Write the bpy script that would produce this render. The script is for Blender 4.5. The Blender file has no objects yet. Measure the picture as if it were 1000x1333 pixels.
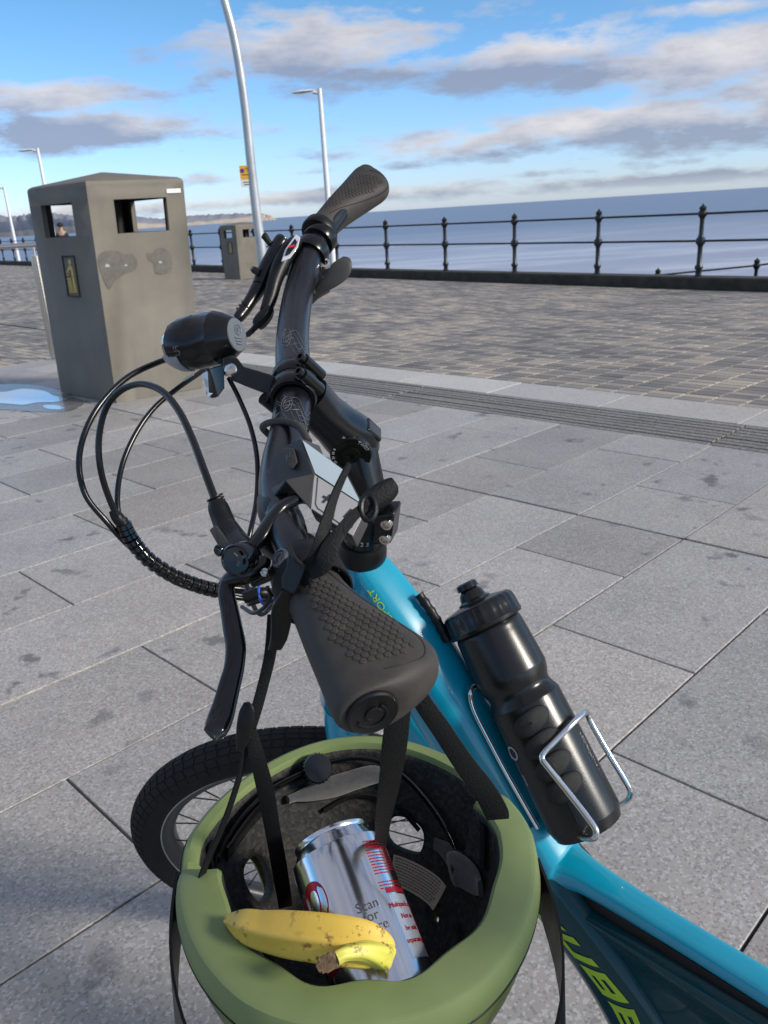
import bpy, math, random
import numpy as np
from mathutils import Vector, Matrix
R = math.radians
random.seed(7)
rng = np.random.default_rng(7)
scene = bpy.context.scene
COL = scene.collection

# ------------------------------------------------------------------ camera
F = 1060.0; PITCH = R(20.25); ROLL = R(3.6); HC = 1.10
fw = Vector((0, math.cos(PITCH), -math.sin(PITCH)))
U0 = Vector((0, math.sin(PITCH), math.cos(PITCH))); X0 = Vector((1, 0, 0))
rt = X0*math.cos(ROLL) - U0*math.sin(ROLL)
upv = U0*math.cos(ROLL) + X0*math.sin(ROLL)
CAM = Vector((0, 0, HC))
def V(x, y, z): return rt*x + upv*y + fw*z            # direction from camera-frame components
def Cc(x, y, z): return CAM + V(x, y, z)
def P(px, py, d): return Cc((px-500)/F*d, -(py-666.5)/F*d, d)
def ray(px, py): return fw + rt*((px-500)/F) - upv*((py-666.5)/F)

cam_data = bpy.data.cameras.new('camera'); cam = bpy.data.objects.new('camera', cam_data); COL.objects.link(cam)
cam.matrix_world = Matrix(((rt.x, upv.x, -fw.x, 0), (rt.y, upv.y, -fw.y, 0), (rt.z, upv.z, -fw.z, HC), (0, 0, 0, 1)))
cam_data.sensor_fit = 'VERTICAL'; cam_data.sensor_height = 24.0; cam_data.lens = 24.0*F/1333
cam_data.clip_start = 0.02; cam_data.clip_end = 60000
cam_data.dof.use_dof = True; cam_data.dof.focus_distance = 0.64
cam_data.dof.aperture_fstop = cam_data.lens/1.25
scene.camera = cam

# ------------------------------------------------------------------ light, sky, exposure
SUN_AZ = R(113); SUN_EL = R(27)        # azimuth clockwise from +Y (view direction): right and slightly behind
sd = Vector((math.sin(SUN_AZ)*math.cos(SUN_EL), math.cos(SUN_AZ)*math.cos(SUN_EL), math.sin(SUN_EL)))
sun_data = bpy.data.lights.new('sun', 'SUN'); sun_data.energy = 3.2; sun_data.angle = R(10); sun_data.color = (1, .93, .82)
sun = bpy.data.objects.new('sun', sun_data); COL.objects.link(sun)
sun.rotation_euler = sd.to_track_quat('Z', 'Y').to_euler()
scene.view_settings.view_transform = 'Standard'; scene.view_settings.look = 'None'
scene.view_settings.exposure = 0.40; scene.view_settings.gamma = 1.0; scene.view_settings.use_curve_mapping = False

world = bpy.data.worlds.new('World'); scene.world = world; world.use_nodes = True
wt = world.node_tree; wt.nodes.clear()
def NN(t, typ, **kw):
    n = t.nodes.new(typ)
    for k, v in kw.items(): setattr(n, k, v)
    return n
def mth(t, op, a, b=None, c=None, clamp=False):
    n = t.nodes.new('ShaderNodeMath'); n.operation = op; n.use_clamp = clamp
    for i, v in enumerate((a, b, c)):
        if v is None: continue
        if isinstance(v, (int, float)): n.inputs[i].default_value = v
        else: t.links.new(v, n.inputs[i])
    return n.outputs[0]
sky = NN(wt, 'ShaderNodeTexSky', sky_type='NISHITA', sun_disc=False, sun_elevation=SUN_EL, sun_rotation=SUN_AZ,
         air_density=1.0, dust_density=0.35, ozone_density=2.2)
tc = NN(wt, 'ShaderNodeTexCoord')
sep = NN(wt, 'ShaderNodeSeparateXYZ'); wt.links.new(tc.outputs['Generated'], sep.inputs[0])
az = mth(wt, 'ARCTAN2', sep.outputs[0], sep.outputs[1])
el = mth(wt, 'ARCSINE', sep.outputs[2])
# cloud noise in (azimuth, stretched elevation)
comb = NN(wt, 'ShaderNodeCombineXYZ')
wt.links.new(az, comb.inputs[0]); wt.links.new(mth(wt, 'MULTIPLY', el, 3.2), comb.inputs[1])
def wnoise(scale, detail, off, rough=.55):
    mp = NN(wt, 'ShaderNodeMapping'); mp.inputs['Location'].default_value = off
    wt.links.new(comb.outputs[0], mp.inputs[0])
    n = NN(wt, 'ShaderNodeTexNoise'); n.inputs['Scale'].default_value = scale; n.inputs['Detail'].default_value = detail
    n.inputs['Roughness'].default_value = rough
    wt.links.new(mp.outputs[0], n.inputs['Vector']); return n.outputs[0]
n1 = wnoise(9, 8, (1.3, 4.1, 0), .62); n2 = wnoise(3, 4, (7.3, 1.1, 0)); n3 = wnoise(22, 5, (0, 3, 2), .6)
def azel(px, py):
    d = ray(px, py).normalized(); return math.atan2(d.x, d.y), math.asin(d.z)
total = None; under = None
clouds = [(400, 62, 190, 48, 1.0), (520, 92, 120, 26, .8), (640, 98, 110, 26, .95), (720, 62, 170, 30, .9), (900, 80, 190, 36, 1.05), (1080, 95, 160, 40, 1.0),
          (640, 20, 110, 26, .42), (930, 10, 90, 13, .8), (60, 130, 140, 24, 1.0), (120, 168, 150, 28, 1.1), (300, 172, 150, 14, .75), (240, 236, 110, 8, .8),
          (620, 190, 200, 22, 1.0), (800, 165, 190, 30, 1.05), (950, 165, 190, 36, 1.0), (540, 212, 80, 10, .8), (860, 212, 110, 8, .6), (410, 221, 40, 7, .7), (700, 228, 120, 7, .5),
          (200, 270, 700, 11, .85), (900, 232, 600, 10, .85), (-150, 120, 150, 26, .9), (-350, 60, 220, 40, 1), (1250, 150, 220, 40, 1), (1350, 20, 200, 50, 1)]
for (px, py, wx, wy, amp) in clouds:
    a, e = azel(px, py)
    sa = wx/F; se = wy/F*1.02
    u = mth(wt, 'DIVIDE', mth(wt, 'SUBTRACT', az, a), sa)
    # elevation of a level line at this azimuth: clouds lie level
    v = mth(wt, 'DIVIDE', mth(wt, 'SUBTRACT', el, e), se)
    g = mth(wt, 'ADD', mth(wt, 'MULTIPLY', u, u), mth(wt, 'MULTIPLY', v, v))
    g = mth(wt, 'MULTIPLY', mth(wt, 'EXPONENT', mth(wt, 'MULTIPLY', g, -1.0)), amp)
    gu = mth(wt, 'MULTIPLY', g, mth(wt, 'MULTIPLY', v, -1.0))
    total = g if total is None else mth(wt, 'MAXIMUM', total, g)
    under = gu if under is None else mth(wt, 'ADD', under, gu)
# outside the framed part of the sky: unseen noise cloud, thickened to brighten and neutralise the ambient light
gen = mth(wt, 'MULTIPLY', mth(wt, 'SUBTRACT', n2, .28), 4.0, clamp=True)
hi = mth(wt, 'MULTIPLY', mth(wt, 'SUBTRACT', el, .24), 8.0, clamp=True)
gen = mth(wt, 'MULTIPLY', gen, hi)
total = mth(wt, 'MAXIMUM', total, gen)
body = mth(wt, 'ADD', total, mth(wt, 'MULTIPLY', mth(wt, 'SUBTRACT', n1, .5), 1.9))
body = mth(wt, 'ADD', body, mth(wt, 'MULTIPLY', mth(wt, 'SUBTRACT', n3, .5), .7))
mask = mth(wt, 'MULTIPLY', mth(wt, 'SUBTRACT', body, .40), 2.4, clamp=True)
mask = mth(wt, 'MULTIPLY', mask, mth(wt, 'MULTIPLY', total, 2.5, clamp=True))
mask = mth(wt, 'MULTIPLY', mask, mth(wt, 'MULTIPLY', el, 60, clamp=True))
mask = mth(wt, 'MULTIPLY', mask, .84)
shade = mth(wt, 'ADD', mth(wt, 'MULTIPLY', under, .8), mth(wt, 'MULTIPLY', mth(wt, 'SUBTRACT', n1, .5), 2.2))
shade = mth(wt, 'ADD', shade, .66, clamp=True)
cr = NN(wt, 'ShaderNodeMixRGB'); wt.links.new(shade, cr.inputs[0])
cr.inputs[1].default_value = (.93, .85, .80, 1); cr.inputs[2].default_value = (.31, .345, .46, 1)
tint = NN(wt, 'ShaderNodeMixRGB', blend_type='MULTIPLY'); tint.inputs[0].default_value = 1.0
wt.links.new(sky.outputs[0], tint.inputs[1]); 
tr = NN(wt, 'ShaderNodeMapRange'); wt.links.new(el, tr.inputs[0]); tr.inputs[1].default_value = 0.0; tr.inputs[2].default_value = .22
tcol = NN(wt, 'ShaderNodeMixRGB'); wt.links.new(tr.outputs[0], tcol.inputs[0]); tcol.inputs[1].default_value = (.80, .98, 1.55, 1); tcol.inputs[2].default_value = (.56, .88, 1.10, 1)
wt.links.new(tcol.outputs[0], tint.inputs[2])
bg1 = NN(wt, 'ShaderNodeBackground'); bg1.inputs[1].default_value = 0.112; wt.links.new(tint.outputs[0], bg1.inputs[0])
bg2 = NN(wt, 'ShaderNodeBackground'); bg2.inputs[1].default_value = 0.74; wt.links.new(cr.outputs[0], bg2.inputs[0])
mx = NN(wt, 'ShaderNodeMixShader'); wt.links.new(mask, mx.inputs[0]); wt.links.new(bg1.outputs[0], mx.inputs[1]); wt.links.new(bg2.outputs[0], mx.inputs[2])
wo = NN(wt, 'ShaderNodeOutputWorld'); wt.links.new(mx.outputs[0], wo.inputs[0])

# ------------------------------------------------------------------ materials
def new_mat(name):
    m = bpy.data.materials.new(name); m.use_nodes = True
    return m, m.node_tree, m.node_tree.nodes['Principled BSDF']
def mat(name, col, rough=.5, metal=0, coat=0, spec=.5, var=.12, nscale=40, bump=0, bscale=300, rvar=.1, trans=0, sheen=0, emit=None):
    m, t, b = new_mat(name)
    tcn = NN(t, 'ShaderNodeTexCoord')
    n = NN(t, 'ShaderNodeTexNoise'); n.inputs['Scale'].default_value = nscale; n.inputs['Detail'].default_value = 6
    t.links.new(tcn.outputs['Object'], n.inputs['Vector'])
    mr = NN(t, 'ShaderNodeMapRange'); t.links.new(n.outputs[0], mr.inputs[0]); mr.inputs[1].default_value = .3; mr.inputs[2].default_value = .7
    mr.inputs[3].default_value = 1-var; mr.inputs[4].default_value = 1+var
    mm = NN(t, 'ShaderNodeVectorMath', operation='SCALE'); mm.inputs[0].default_value = col[:3]; t.links.new(mr.outputs[0], mm.inputs['Scale'])
    t.links.new(mm.outputs[0], b.inputs['Base Color'])
    mr2 = NN(t, 'ShaderNodeMapRange'); t.links.new(n.outputs[0], mr2.inputs[0]); mr2.inputs[1].default_value = .3; mr2.inputs[2].default_value = .7
    mr2.inputs[3].default_value = max(0.01, rough*(1-rvar)); mr2.inputs[4].default_value = min(1, rough*(1+rvar)); t.links.new(mr2.outputs[0], b.inputs['Roughness'])
    b.inputs['Metallic'].default_value = metal; b.inputs['Coat Weight'].default_value = coat; b.inputs['Coat Roughness'].default_value = .04
    b.inputs['Specular IOR Level'].default_value = spec; b.inputs['Transmission Weight'].default_value = trans
    if sheen: b.inputs['Sheen Weight'].default_value = sheen
    if bump:
        n2 = NN(t, 'ShaderNodeTexNoise'); n2.inputs['Scale'].default_value = bscale; n2.inputs['Detail'].default_value = 3
        t.links.new(tcn.outputs['Object'], n2.inputs['Vector'])
        bp = NN(t, 'ShaderNodeBump'); bp.inputs['Strength'].default_value = bump; bp.inputs['Distance'].default_value = .001
        t.links.new(n2.outputs[0], bp.inputs['Height']); t.links.new(bp.outputs[0], b.inputs['Normal'])
    return m
def webbing_mat():
    m, t, b = new_mat('webbing')
    tcn = NN(t, 'ShaderNodeTexCoord'); w = NN(t, 'ShaderNodeTexVoronoi'); w.inputs['Scale'].default_value = 650
    t.links.new(tcn.outputs['Object'], w.inputs['Vector'])
    bp = NN(t, 'ShaderNodeBump'); bp.inputs['Strength'].default_value = .5; bp.inputs['Distance'].default_value = .0006
    t.links.new(w.outputs['Distance'], bp.inputs['Height']); t.links.new(bp.outputs[0], b.inputs['Normal'])
    b.inputs['Base Color'].default_value = (.006, .006, .0065, 1); b.inputs['Roughness'].default_value = .7; b.inputs['Specular IOR Level'].default_value = .25
    return m
def granite_mat(name, c1, c2, speck=(.56, .55, .53), dark=(.15, .145, .14), rnd=.15, stains=True):
    m, t, b = new_mat(name)
    geo = NN(t, 'ShaderNodeNewGeometry'); oi = NN(t, 'ShaderNodeObjectInfo')
    def nz(sc, det, ro=.6):
        n = NN(t, 'ShaderNodeTexNoise'); n.inputs['Scale'].default_value = sc; n.inputs['Detail'].default_value = det; n.inputs['Roughness'].default_value = ro
        t.links.new(geo.outputs['Position'], n.inputs['Vector']); return n.outputs[0]
    def mix(fac, a, bb, mode='MIX'):
        n = NN(t, 'ShaderNodeMixRGB', blend_type=mode)
        if isinstance(fac, float): n.inputs[0].default_value = fac
        else: t.links.new(fac, n.inputs[0])
        for i, q in ((1, a), (2, bb)):
            if isinstance(q, tuple): n.inputs[i].default_value = (*q[:3], 1)
            else: t.links.new(q, n.inputs[i])
        return n.outputs[0]
    base = mix(mth(t, 'MULTIPLY', mth(t, 'SUBTRACT', nz(2.3, 5), .35), 3.0, clamp=True), c1, c2)
    vo = NN(t, 'ShaderNodeTexVoronoi'); vo.inputs['Scale'].default_value = 215; vo.inputs['Randomness'].default_value = 1; t.links.new(geo.outputs['Position'], vo.inputs['Vector'])
    sp = NN(t, 'ShaderNodeSeparateColor'); t.links.new(vo.outputs['Color'], sp.inputs[0])
    base = mix(mth(t, 'MULTIPLY', mth(t, 'GREATER_THAN', sp.outputs[0], .78), .42), base, speck)
    base = mix(mth(t, 'MULTIPLY', mth(t, 'LESS_THAN', sp.outputs[1], .24), .48), base, dark)
    if stains:
        s1 = mth(t, 'MULTIPLY', mth(t, 'SUBTRACT', nz(8.5, 4, .5), .618), 18.0, clamp=True)
        s2 = mth(t, 'MULTIPLY', mth(t, 'SUBTRACT', nz(1.1, 6, .65), .60), 8.0, clamp=True)
        s3 = mth(t, 'MULTIPLY', mth(t, 'SUBTRACT', nz(4.0, 8, .7), .56), 5.0, clamp=True)
        s1 = mth(t, 'MULTIPLY', s1, mth(t, 'MULTIPLY', mth(t, 'SUBTRACT', nz(1.3, 2), .42), 6.0, clamp=True))
        base = mix(mth(t, 'MULTIPLY', s1, .72), base, (.07, .07, .075))
        base = mix(mth(t, 'MULTIPLY', mth(t, 'MULTIPLY', s2, s3), .6), base, (.12, .115, .11))
        base = mix(mth(t, 'MULTIPLY', mth(t, 'MULTIPLY', mth(t, 'SUBTRACT', nz(3.1, 7, .7), .6), 6.0, clamp=True), .25), base, (.42, .40, .38))
    rr = mth(t, 'ADD', mth(t, 'MULTIPLY', oi.outputs['Random'], 2*rnd), 1-rnd)
    wn = NN(t, 'ShaderNodeTexWhiteNoise', noise_dimensions='1D'); t.links.new(oi.outputs['Random'], wn.inputs['W'])
    base = mix(mth(t, 'MULTIPLY', wn.outputs['Value'], .8), base, mix(1.0, base, (.95, 1.0, 1.07), 'MULTIPLY'))
    sc = NN(t, 'ShaderNodeVectorMath', operation='SCALE'); t.links.new(base, sc.inputs[0]); t.links.new(rr, sc.inputs['Scale'])
    t.links.new(sc.outputs[0], b.inputs['Base Color'])
    t.links.new(mth(t, 'ADD', mth(t, 'MULTIPLY', nz(7, 4), .35), .38), b.inputs['Roughness'])
    bp = NN(t, 'ShaderNodeBump'); bp.inputs['Strength'].default_value = .35; bp.inputs['Distance'].default_value = .0015
    t.links.new(nz(220, 3), bp.inputs['Height']); t.links.new(bp.outputs[0], b.inputs['Normal'])
    return m
def setts_mat():
    m, t, b = new_mat('setts')
    geo = NN(t, 'ShaderNodeNewGeometry')
    cr = NN(t, 'ShaderNodeValToRGB'); cr.color_ramp.interpolation = 'LINEAR'
    els = cr.color_ramp.elements
    els[0].position = 0; els[0].color = (.13, .12, .11, 1)
    els[1].position = 1; els[1].color = (.46, .39, .30, 1)
    for p_, c_ in ((.3, (.19, .173, .155, 1)), (.5, (.25, .222, .192, 1)), (.75, (.35, .30, .24, 1))):
        e = els.new(p_); e.color = c_
    n = NN(t, 'ShaderNodeTexNoise'); n.inputs['Scale'].default_value = .9; n.inputs['Detail'].default_value = 5
    t.links.new(geo.outputs['Position'], n.inputs['Vector'])
    oi = NN(t, 'ShaderNodeObjectInfo')
    isl = mth(t, 'FRACT', mth(t, 'ADD', geo.outputs['Random Per Island'], oi.outputs['Random']))
    fac = mth(t, 'ADD', mth(t, 'MULTIPLY', isl, .75), mth(t, 'MULTIPLY', mth(t, 'SUBTRACT', n.outputs[0], .45), 1.3), clamp=True)
    t.links.new(fac, cr.inputs[0])
    n2 = NN(t, 'ShaderNodeTexNoise'); n2.inputs['Scale'].default_value = 60; n2.inputs['Detail'].default_value = 5
    t.links.new(geo.outputs['Position'], n2.inputs['Vector'])
    sc = NN(t, 'ShaderNodeVectorMath', operation='SCALE'); t.links.new(cr.outputs[0], sc.inputs[0])
    t.links.new(mth(t, 'ADD', mth(t, 'MULTIPLY', n2.outputs[0], .6), .7), sc.inputs['Scale'])
    t.links.new(sc.outputs[0], b.inputs['Base Color'])
    b.inputs['Roughness'].default_value = .62
    bp = NN(t, 'ShaderNodeBump'); bp.inputs['Strength'].default_value = .4; bp.inputs['Distance'].default_value = .003
    t.links.new(n2.outputs[0], bp.inputs['Height']); t.links.new(bp.outputs[0], b.inputs['Normal'])
    return m
def sea_mat():
    m, t, b = new_mat('sea')
    geo = NN(t, 'ShaderNodeNewGeometry'); mp = NN(t, 'ShaderNodeMapping'); t.links.new(geo.outputs['Position'], mp.inputs[0])
    mp.inputs['Rotation'].default_value = (0, 0, R(-35)); mp.inputs['Scale'].default_value = (.35, 1, 1)
    def nz(sc, det, ro=.6):
        n = NN(t, 'ShaderNodeTexNoise'); n.inputs['Scale'].default_value = sc; n.inputs['Detail'].default_value = det; n.inputs['Roughness'].default_value = ro
        t.links.new(mp.outputs[0], n.inputs['Vector']); return n.outputs[0]
    cd = NN(t, 'ShaderNodeVectorMath', operation='LENGTH'); t.links.new(geo.outputs['Position'], cd.inputs[0])
    dist = cd.outputs['Value']
    near = mth(t, 'SUBTRACT', 1.0, mth(t, 'DIVIDE', mth(t, 'SUBTRACT', dist, 40), 260), clamp=True)
    foam = mth(t, 'MULTIPLY', mth(t, 'SUBTRACT', nz(.09, 7, .6), .50), 9.0, clamp=True)
    foam = mth(t, 'MULTIPLY', foam, near)
    silt = mth(t, 'MULTIPLY', mth(t, 'SUBTRACT', nz(.012, 4), .40), 4.0, clamp=True)
    c = NN(t, 'ShaderNodeMixRGB'); t.links.new(mth(t, 'MULTIPLY', near, .9), c.inputs[0]); c.inputs[1].default_value = (.165, .23, .34, 1); c.inputs[2].default_value = (.43, .48, .60, 1)
    c1 = NN(t, 'ShaderNodeMixRGB'); t.links.new(mth(t, 'MULTIPLY', mth(t, 'MULTIPLY', silt, near), .5), c1.inputs[0]); t.links.new(c.outputs[0], c1.inputs[1]); c1.inputs[2].default_value = (.24, .20, .22, 1)
    c2 = NN(t, 'ShaderNodeMixRGB'); t.links.new(mth(t, 'MULTIPLY', foam, .5), c2.inputs[0]); t.links.new(c1.outputs[0], c2.inputs[1]); c2.inputs[2].default_value = (.72, .74, .80, 1)
    t.links.new(c2.outputs[0], b.inputs['Base Color']); b.inputs['Roughness'].default_value = .42; b.inputs['Specular IOR Level'].default_value = .4
    bp = NN(t, 'ShaderNodeBump'); bp.inputs['Strength'].default_value = .9; bp.inputs['Distance'].default_value = .5
    t.links.new(nz(.35, 8, .7), bp.inputs['Height']); t.links.new(bp.outputs[0], b.inputs['Normal'])
    return m
def headland_mat():
    m, t, b = new_mat('headland')
    geo = NN(t, 'ShaderNodeNewGeometry'); s = NN(t, 'ShaderNodeSeparateXYZ'); t.links.new(geo.outputs['Position'], s.inputs[0])
    n = NN(t, 'ShaderNodeTexNoise'); n.inputs['Scale'].default_value = .012; n.inputs['Detail'].default_value = 8; t.links.new(geo.outputs['Position'], n.inputs['Vector'])
    n2 = NN(t, 'ShaderNodeTexNoise'); n2.inputs['Scale'].default_value = .0022; n2.inputs['Detail'].default_value = 3; t.links.new(geo.outputs['Position'], n2.inputs['Vector'])
    lim = mth(t, 'ADD', mth(t, 'MULTIPLY', n2.outputs[0], 70), mth(t, 'MULTIPLY', n.outputs[0], 26))
    f = mth(t, 'MULTIPLY', mth(t, 'SUBTRACT', s.outputs[2], mth(t, 'SUBTRACT', lim, 40)), .25, clamp=True)
    c = NN(t, 'ShaderNodeMixRGB'); t.links.new(f, c.inputs[0]); c.inputs[1].default_value = (.42, .34, .28, 1); c.inputs[2].default_value = (.20, .21, .25, 1)  # distance haze is put into these muted cliff and wood colours
    t.links.new(c.outputs[0], b.inputs['Base Color']); b.inputs['Roughness'].default_value = .9
    return m
def bin_mat():
    m, t, b = new_mat('bin_body')
    geo = NN(t, 'ShaderNodeNewGeometry')
    def nz(sc, det, ro=.6, scl=None):
        n = NN(t, 'ShaderNodeTexNoise'); n.inputs['Scale'].default_value = sc; n.inputs['Detail'].default_value = det; n.inputs['Roughness'].default_value = ro
        if scl:
            mp = NN(t, 'ShaderNodeMapping'); mp.inputs['Scale'].default_value = scl; t.links.new(geo.outputs['Position'], mp.inputs[0]); t.links.new(mp.outputs[0], n.inputs['Vector'])
        else: t.links.new(geo.outputs['Position'], n.inputs['Vector'])
        return n.outputs[0]
    c = NN(t, 'ShaderNodeMixRGB'); t.links.new(mth(t, 'MULTIPLY', mth(t, 'SUBTRACT', nz(3, 6), .35), 2.5, clamp=True), c.inputs[0])
    c.inputs[1].default_value = (.138, .122, .096, 1); c.inputs[2].default_value = (.182, .162, .128, 1)
    c2 = NN(t, 'ShaderNodeMixRGB'); t.links.new(mth(t, 'MULTIPLY', mth(t, 'MULTIPLY', mth(t, 'SUBTRACT', nz(9, 4, .6, (1, 1, .12)), .56), 6, clamp=True), .35), c2.inputs[0])
    t.links.new(c.outputs[0], c2.inputs[1]); c2.inputs[2].default_value = (.11, .095, .075, 1)
    c3 = NN(t, 'ShaderNodeMixRGB'); t.links.new(mth(t, 'MULTIPLY', mth(t, 'GREATER_THAN', nz(180, 2), .66), .3), c3.inputs[0]); t.links.new(c2.outputs[0], c3.inputs[1]); c3.inputs[2].default_value = (.08, .07, .06, 1)
    t.links.new(c3.outputs[0], b.inputs['Base Color']); b.inputs['Roughness'].default_value = .7
    bp = NN(t, 'ShaderNodeBump'); bp.inputs['Strength'].default_value = .25; bp.inputs['Distance'].default_value = .002
    t.links.new(nz(120, 3), bp.inputs['Height']); t.links.new(bp.outputs[0], b.inputs['Normal'])
    return m
def banana_mat():
    m, t, b = new_mat('banana')
    tcn = NN(t, 'ShaderNodeTexCoord'); at = NN(t, 'ShaderNodeAttribute', attribute_name='along')
    def nz(sc, det, ro=.6):
        n = NN(t, 'ShaderNodeTexNoise'); n.inputs['Scale'].default_value = sc; n.inputs['Detail'].default_value = det; n.inputs['Roughness'].default_value = ro
        t.links.new(tcn.outputs['Object'], n.inputs['Vector']); return n.outputs[0]
    al = at.outputs['Fac']
    g1 = mth(t, 'SUBTRACT', 1.0, mth(t, 'MULTIPLY', al, 9), clamp=True)
    g2 = mth(t, 'MULTIPLY', mth(t, 'SUBTRACT', al, .78), 7, clamp=True)
    g = mth(t, 'MAXIMUM', mth(t, 'MULTIPLY', g1, .7), g2)
    base = NN(t, 'ShaderNodeMixRGB'); t.links.new(nz(25, 4), base.inputs[0]); base.inputs[1].default_value = (.58, .37, .04, 1); base.inputs[2].default_value = (.72, .51, .10, 1)
    gr = NN(t, 'ShaderNodeMixRGB'); t.links.new(mth(t, 'MULTIPLY', g, .8), gr.inputs[0]); t.links.new(base.outputs[0], gr.inputs[1]); gr.inputs[2].default_value = (.58, .58, .09, 1)
    s1 = mth(t, 'MULTIPLY', mth(t, 'SUBTRACT', nz(100, 8, .75), .555), 20, clamp=True)
    s1 = mth(t, 'MULTIPLY', s1, mth(t, 'MULTIPLY', mth(t, 'SUBTRACT', nz(26, 3), .45), 7, clamp=True))
    br = NN(t, 'ShaderNodeMixRGB'); t.links.new(mth(t, 'MULTIPLY', s1, .9), br.inputs[0]); t.links.new(gr.outputs[0], br.inputs[1]); br.inputs[2].default_value = (.15, .055, .015, 1)
    t.links.new(br.outputs[0], b.inputs['Base Color']); b.inputs['Roughness'].default_value = .5
    b.inputs['Subsurface Weight'].default_value = .08; b.inputs['Subsurface Radius'].default_value = (.01, .006, .002); b.inputs['Subsurface Scale'].default_value = .3
    bp = NN(t, 'ShaderNodeBump'); bp.inputs['Strength'].default_value = .25; bp.inputs['Distance'].default_value = .0008
    t.links.new(nz(160, 4), bp.inputs['Height']); t.links.new(bp.outputs[0], b.inputs['Normal'])
    return m
M = {}
M['flag'] = granite_mat('granite_flag', (.30, .276, .250), (.375, .343, .310))
M['band'] = granite_mat('pale_granite', (.45, .42, .375), (.50, .465, .42), stains=False)
M['drain'] = granite_mat('drain_stone', (.155, .132, .108), (.205, .175, .145), stains=False, rnd=.05)
M['setts'] = setts_mat()
M['bed'] = mat('joint_sand', (.16, .115, .07), .95, var=.75, nscale=2.5)
M['bed2'] = mat('sett_joint', (.12, .11, .095), .95, var=.3, nscale=5)
M['kerb'] = mat('dark_kerb', (.042, .038, .028), .9, var=.45, nscale=6, bump=.6, bscale=30)
M['iron'] = mat('iron_paint', (.012, .012, .014), .4, var=.3, nscale=20)
M['sea'] = sea_mat(); M['headland'] = headland_mat(); M['bin'] = bin_mat()
M['sand'] = mat('sand', (.16, .12, .085), .9, nscale=.3, var=.3)
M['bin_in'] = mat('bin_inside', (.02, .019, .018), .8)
M['gold'] = mat('gold_print', (.50, .36, .10), .5)
M['stainmat'] = mat('damp_stain', (.112, .100, .080), .65, nscale=30, var=.25)
M['white'] = mat('white_plastic', (.75, .75, .74), .5)
M['lamp_grey'] = mat('galvanised', (.42, .43, .44), .42, metal=.4, var=.15, nscale=3)
M['lamp_white'] = mat('lamp_white', (.72, .72, .72), .4)
M['steel'] = mat('stainless', (.62, .56, .50), .22, metal=1, var=.05)
M['silver'] = mat('silver_wire', (.72, .72, .73), .2, metal=1, var=.05)
M['yellow'] = mat('sign_yellow', (.75, .42, .03), .5)
M['blue_sign'] = mat('sign_blue', (.03, .05, .35), .5)
M['red'] = mat('red', (.55, .02, .03), .5)
M['black'] = mat('black_anodised', (.005, .005, .0055), .23, spec=.42, var=.3, nscale=60, bump=.05, bscale=800)
M['matt'] = mat('black_matt', (.006, .006, .0065), .40, spec=.3, var=.25, nscale=60, bump=.1, bscale=900)
M['bar'] = mat('bar_black', (.005, .0055, .008), .26, spec=.5, var=.4, nscale=50, bump=.08, bscale=1200)
M['gloss'] = mat('black_gloss', (.005, .005, .0055), .14, spec=.5, var=.03, nscale=80)
M['rubber'] = mat('grip_rubber', (.045, .040, .035), .58, spec=.28, var=.2, nscale=80, bump=.25, bscale=1500)
M['hose'] = mat('hose_black', (.005, .005, .0055), .24, spec=.4, var=.2)
M['tyre'] = mat('tyre_rubber', (.018, .0165, .015), .78, spec=.2, var=.3, nscale=60, bump=.5, bscale=700)
M['rim'] = mat('rim_black', (.03, .03, .032), .35)
M['rimstripe'] = mat('rim_stripe', (.42, .40, .37), .4)
M['spoke'] = mat('spoke_black', (.02, .02, .02), .3, metal=.3)
M['rotor'] = mat('rotor_steel', (.25, .24, .23), .35, metal=.8)
M['cyan'] = mat('cyan_paint', (.0, .27, .40), .30, coat=.7, var=.06, nscale=15)
M['dark_teal'] = mat('dark_teal_frame', (.001, .038, .046), .28, spec=.2, coat=.35, var=.1, nscale=15)  # darker teal for the lower frame parts
M['lime'] = mat('lime_print', (.36, .52, .02), .4)
M['disp'] = mat('display_grey', (.045, .042, .040), .5, spec=.35, bump=.08, bscale=1500)
M['disp2'] = mat('display_silver', (.52, .49, .46), .38, metal=.3, var=.05)
M['screen'] = mat('screen_glass', (.50, .58, .60), .08, coat=1, var=.03)
M['grey_print'] = mat('grey_print', (.35, .35, .36), .5)
M['dimprint'] = mat('dim_print', (.12, .12, .13), .35)
M['web'] = webbing_mat()
M['helmet'] = mat('helmet_green', (.145, .182, .040), .42, var=.10, nscale=25, bump=.05, bscale=900, coat=.15)
M['helmet_rim_lit'] = mat('helmet_green_skylit', (.160, .208, .076), .5, var=.08, nscale=25, bump=.05, bscale=900)  # same green as the shell, with sky light on the rim put into the colour
def foam_mat():
    m, t, b = new_mat('liner_foam'); tcn = NN(t, 'ShaderNodeTexCoord')
    v = NN(t, 'ShaderNodeTexVoronoi'); v.inputs['Scale'].default_value = 330; t.links.new(tcn.outputs['Object'], v.inputs['Vector'])
    s = NN(t, 'ShaderNodeSeparateColor'); t.links.new(v.outputs['Color'], s.inputs[0])
    c = NN(t, 'ShaderNodeMixRGB'); t.links.new(mth(t, 'POWER', s.outputs[0], 2.0), c.inputs[0]); c.inputs[1].default_value = (.006, .006, .006, 1); c.inputs[2].default_value = (.032, .030, .028, 1)
    t.links.new(c.outputs[0], b.inputs['Base Color']); b.inputs['Roughness'].default_value = .75
    bp = NN(t, 'ShaderNodeBump'); bp.inputs['Strength'].default_value = .5; bp.inputs['Distance'].default_value = .0006
    t.links.new(v.outputs['Distance'], bp.inputs['Height']); t.links.new(bp.outputs[0], b.inputs['Normal']); return m
M['foam'] = foam_mat()
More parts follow.
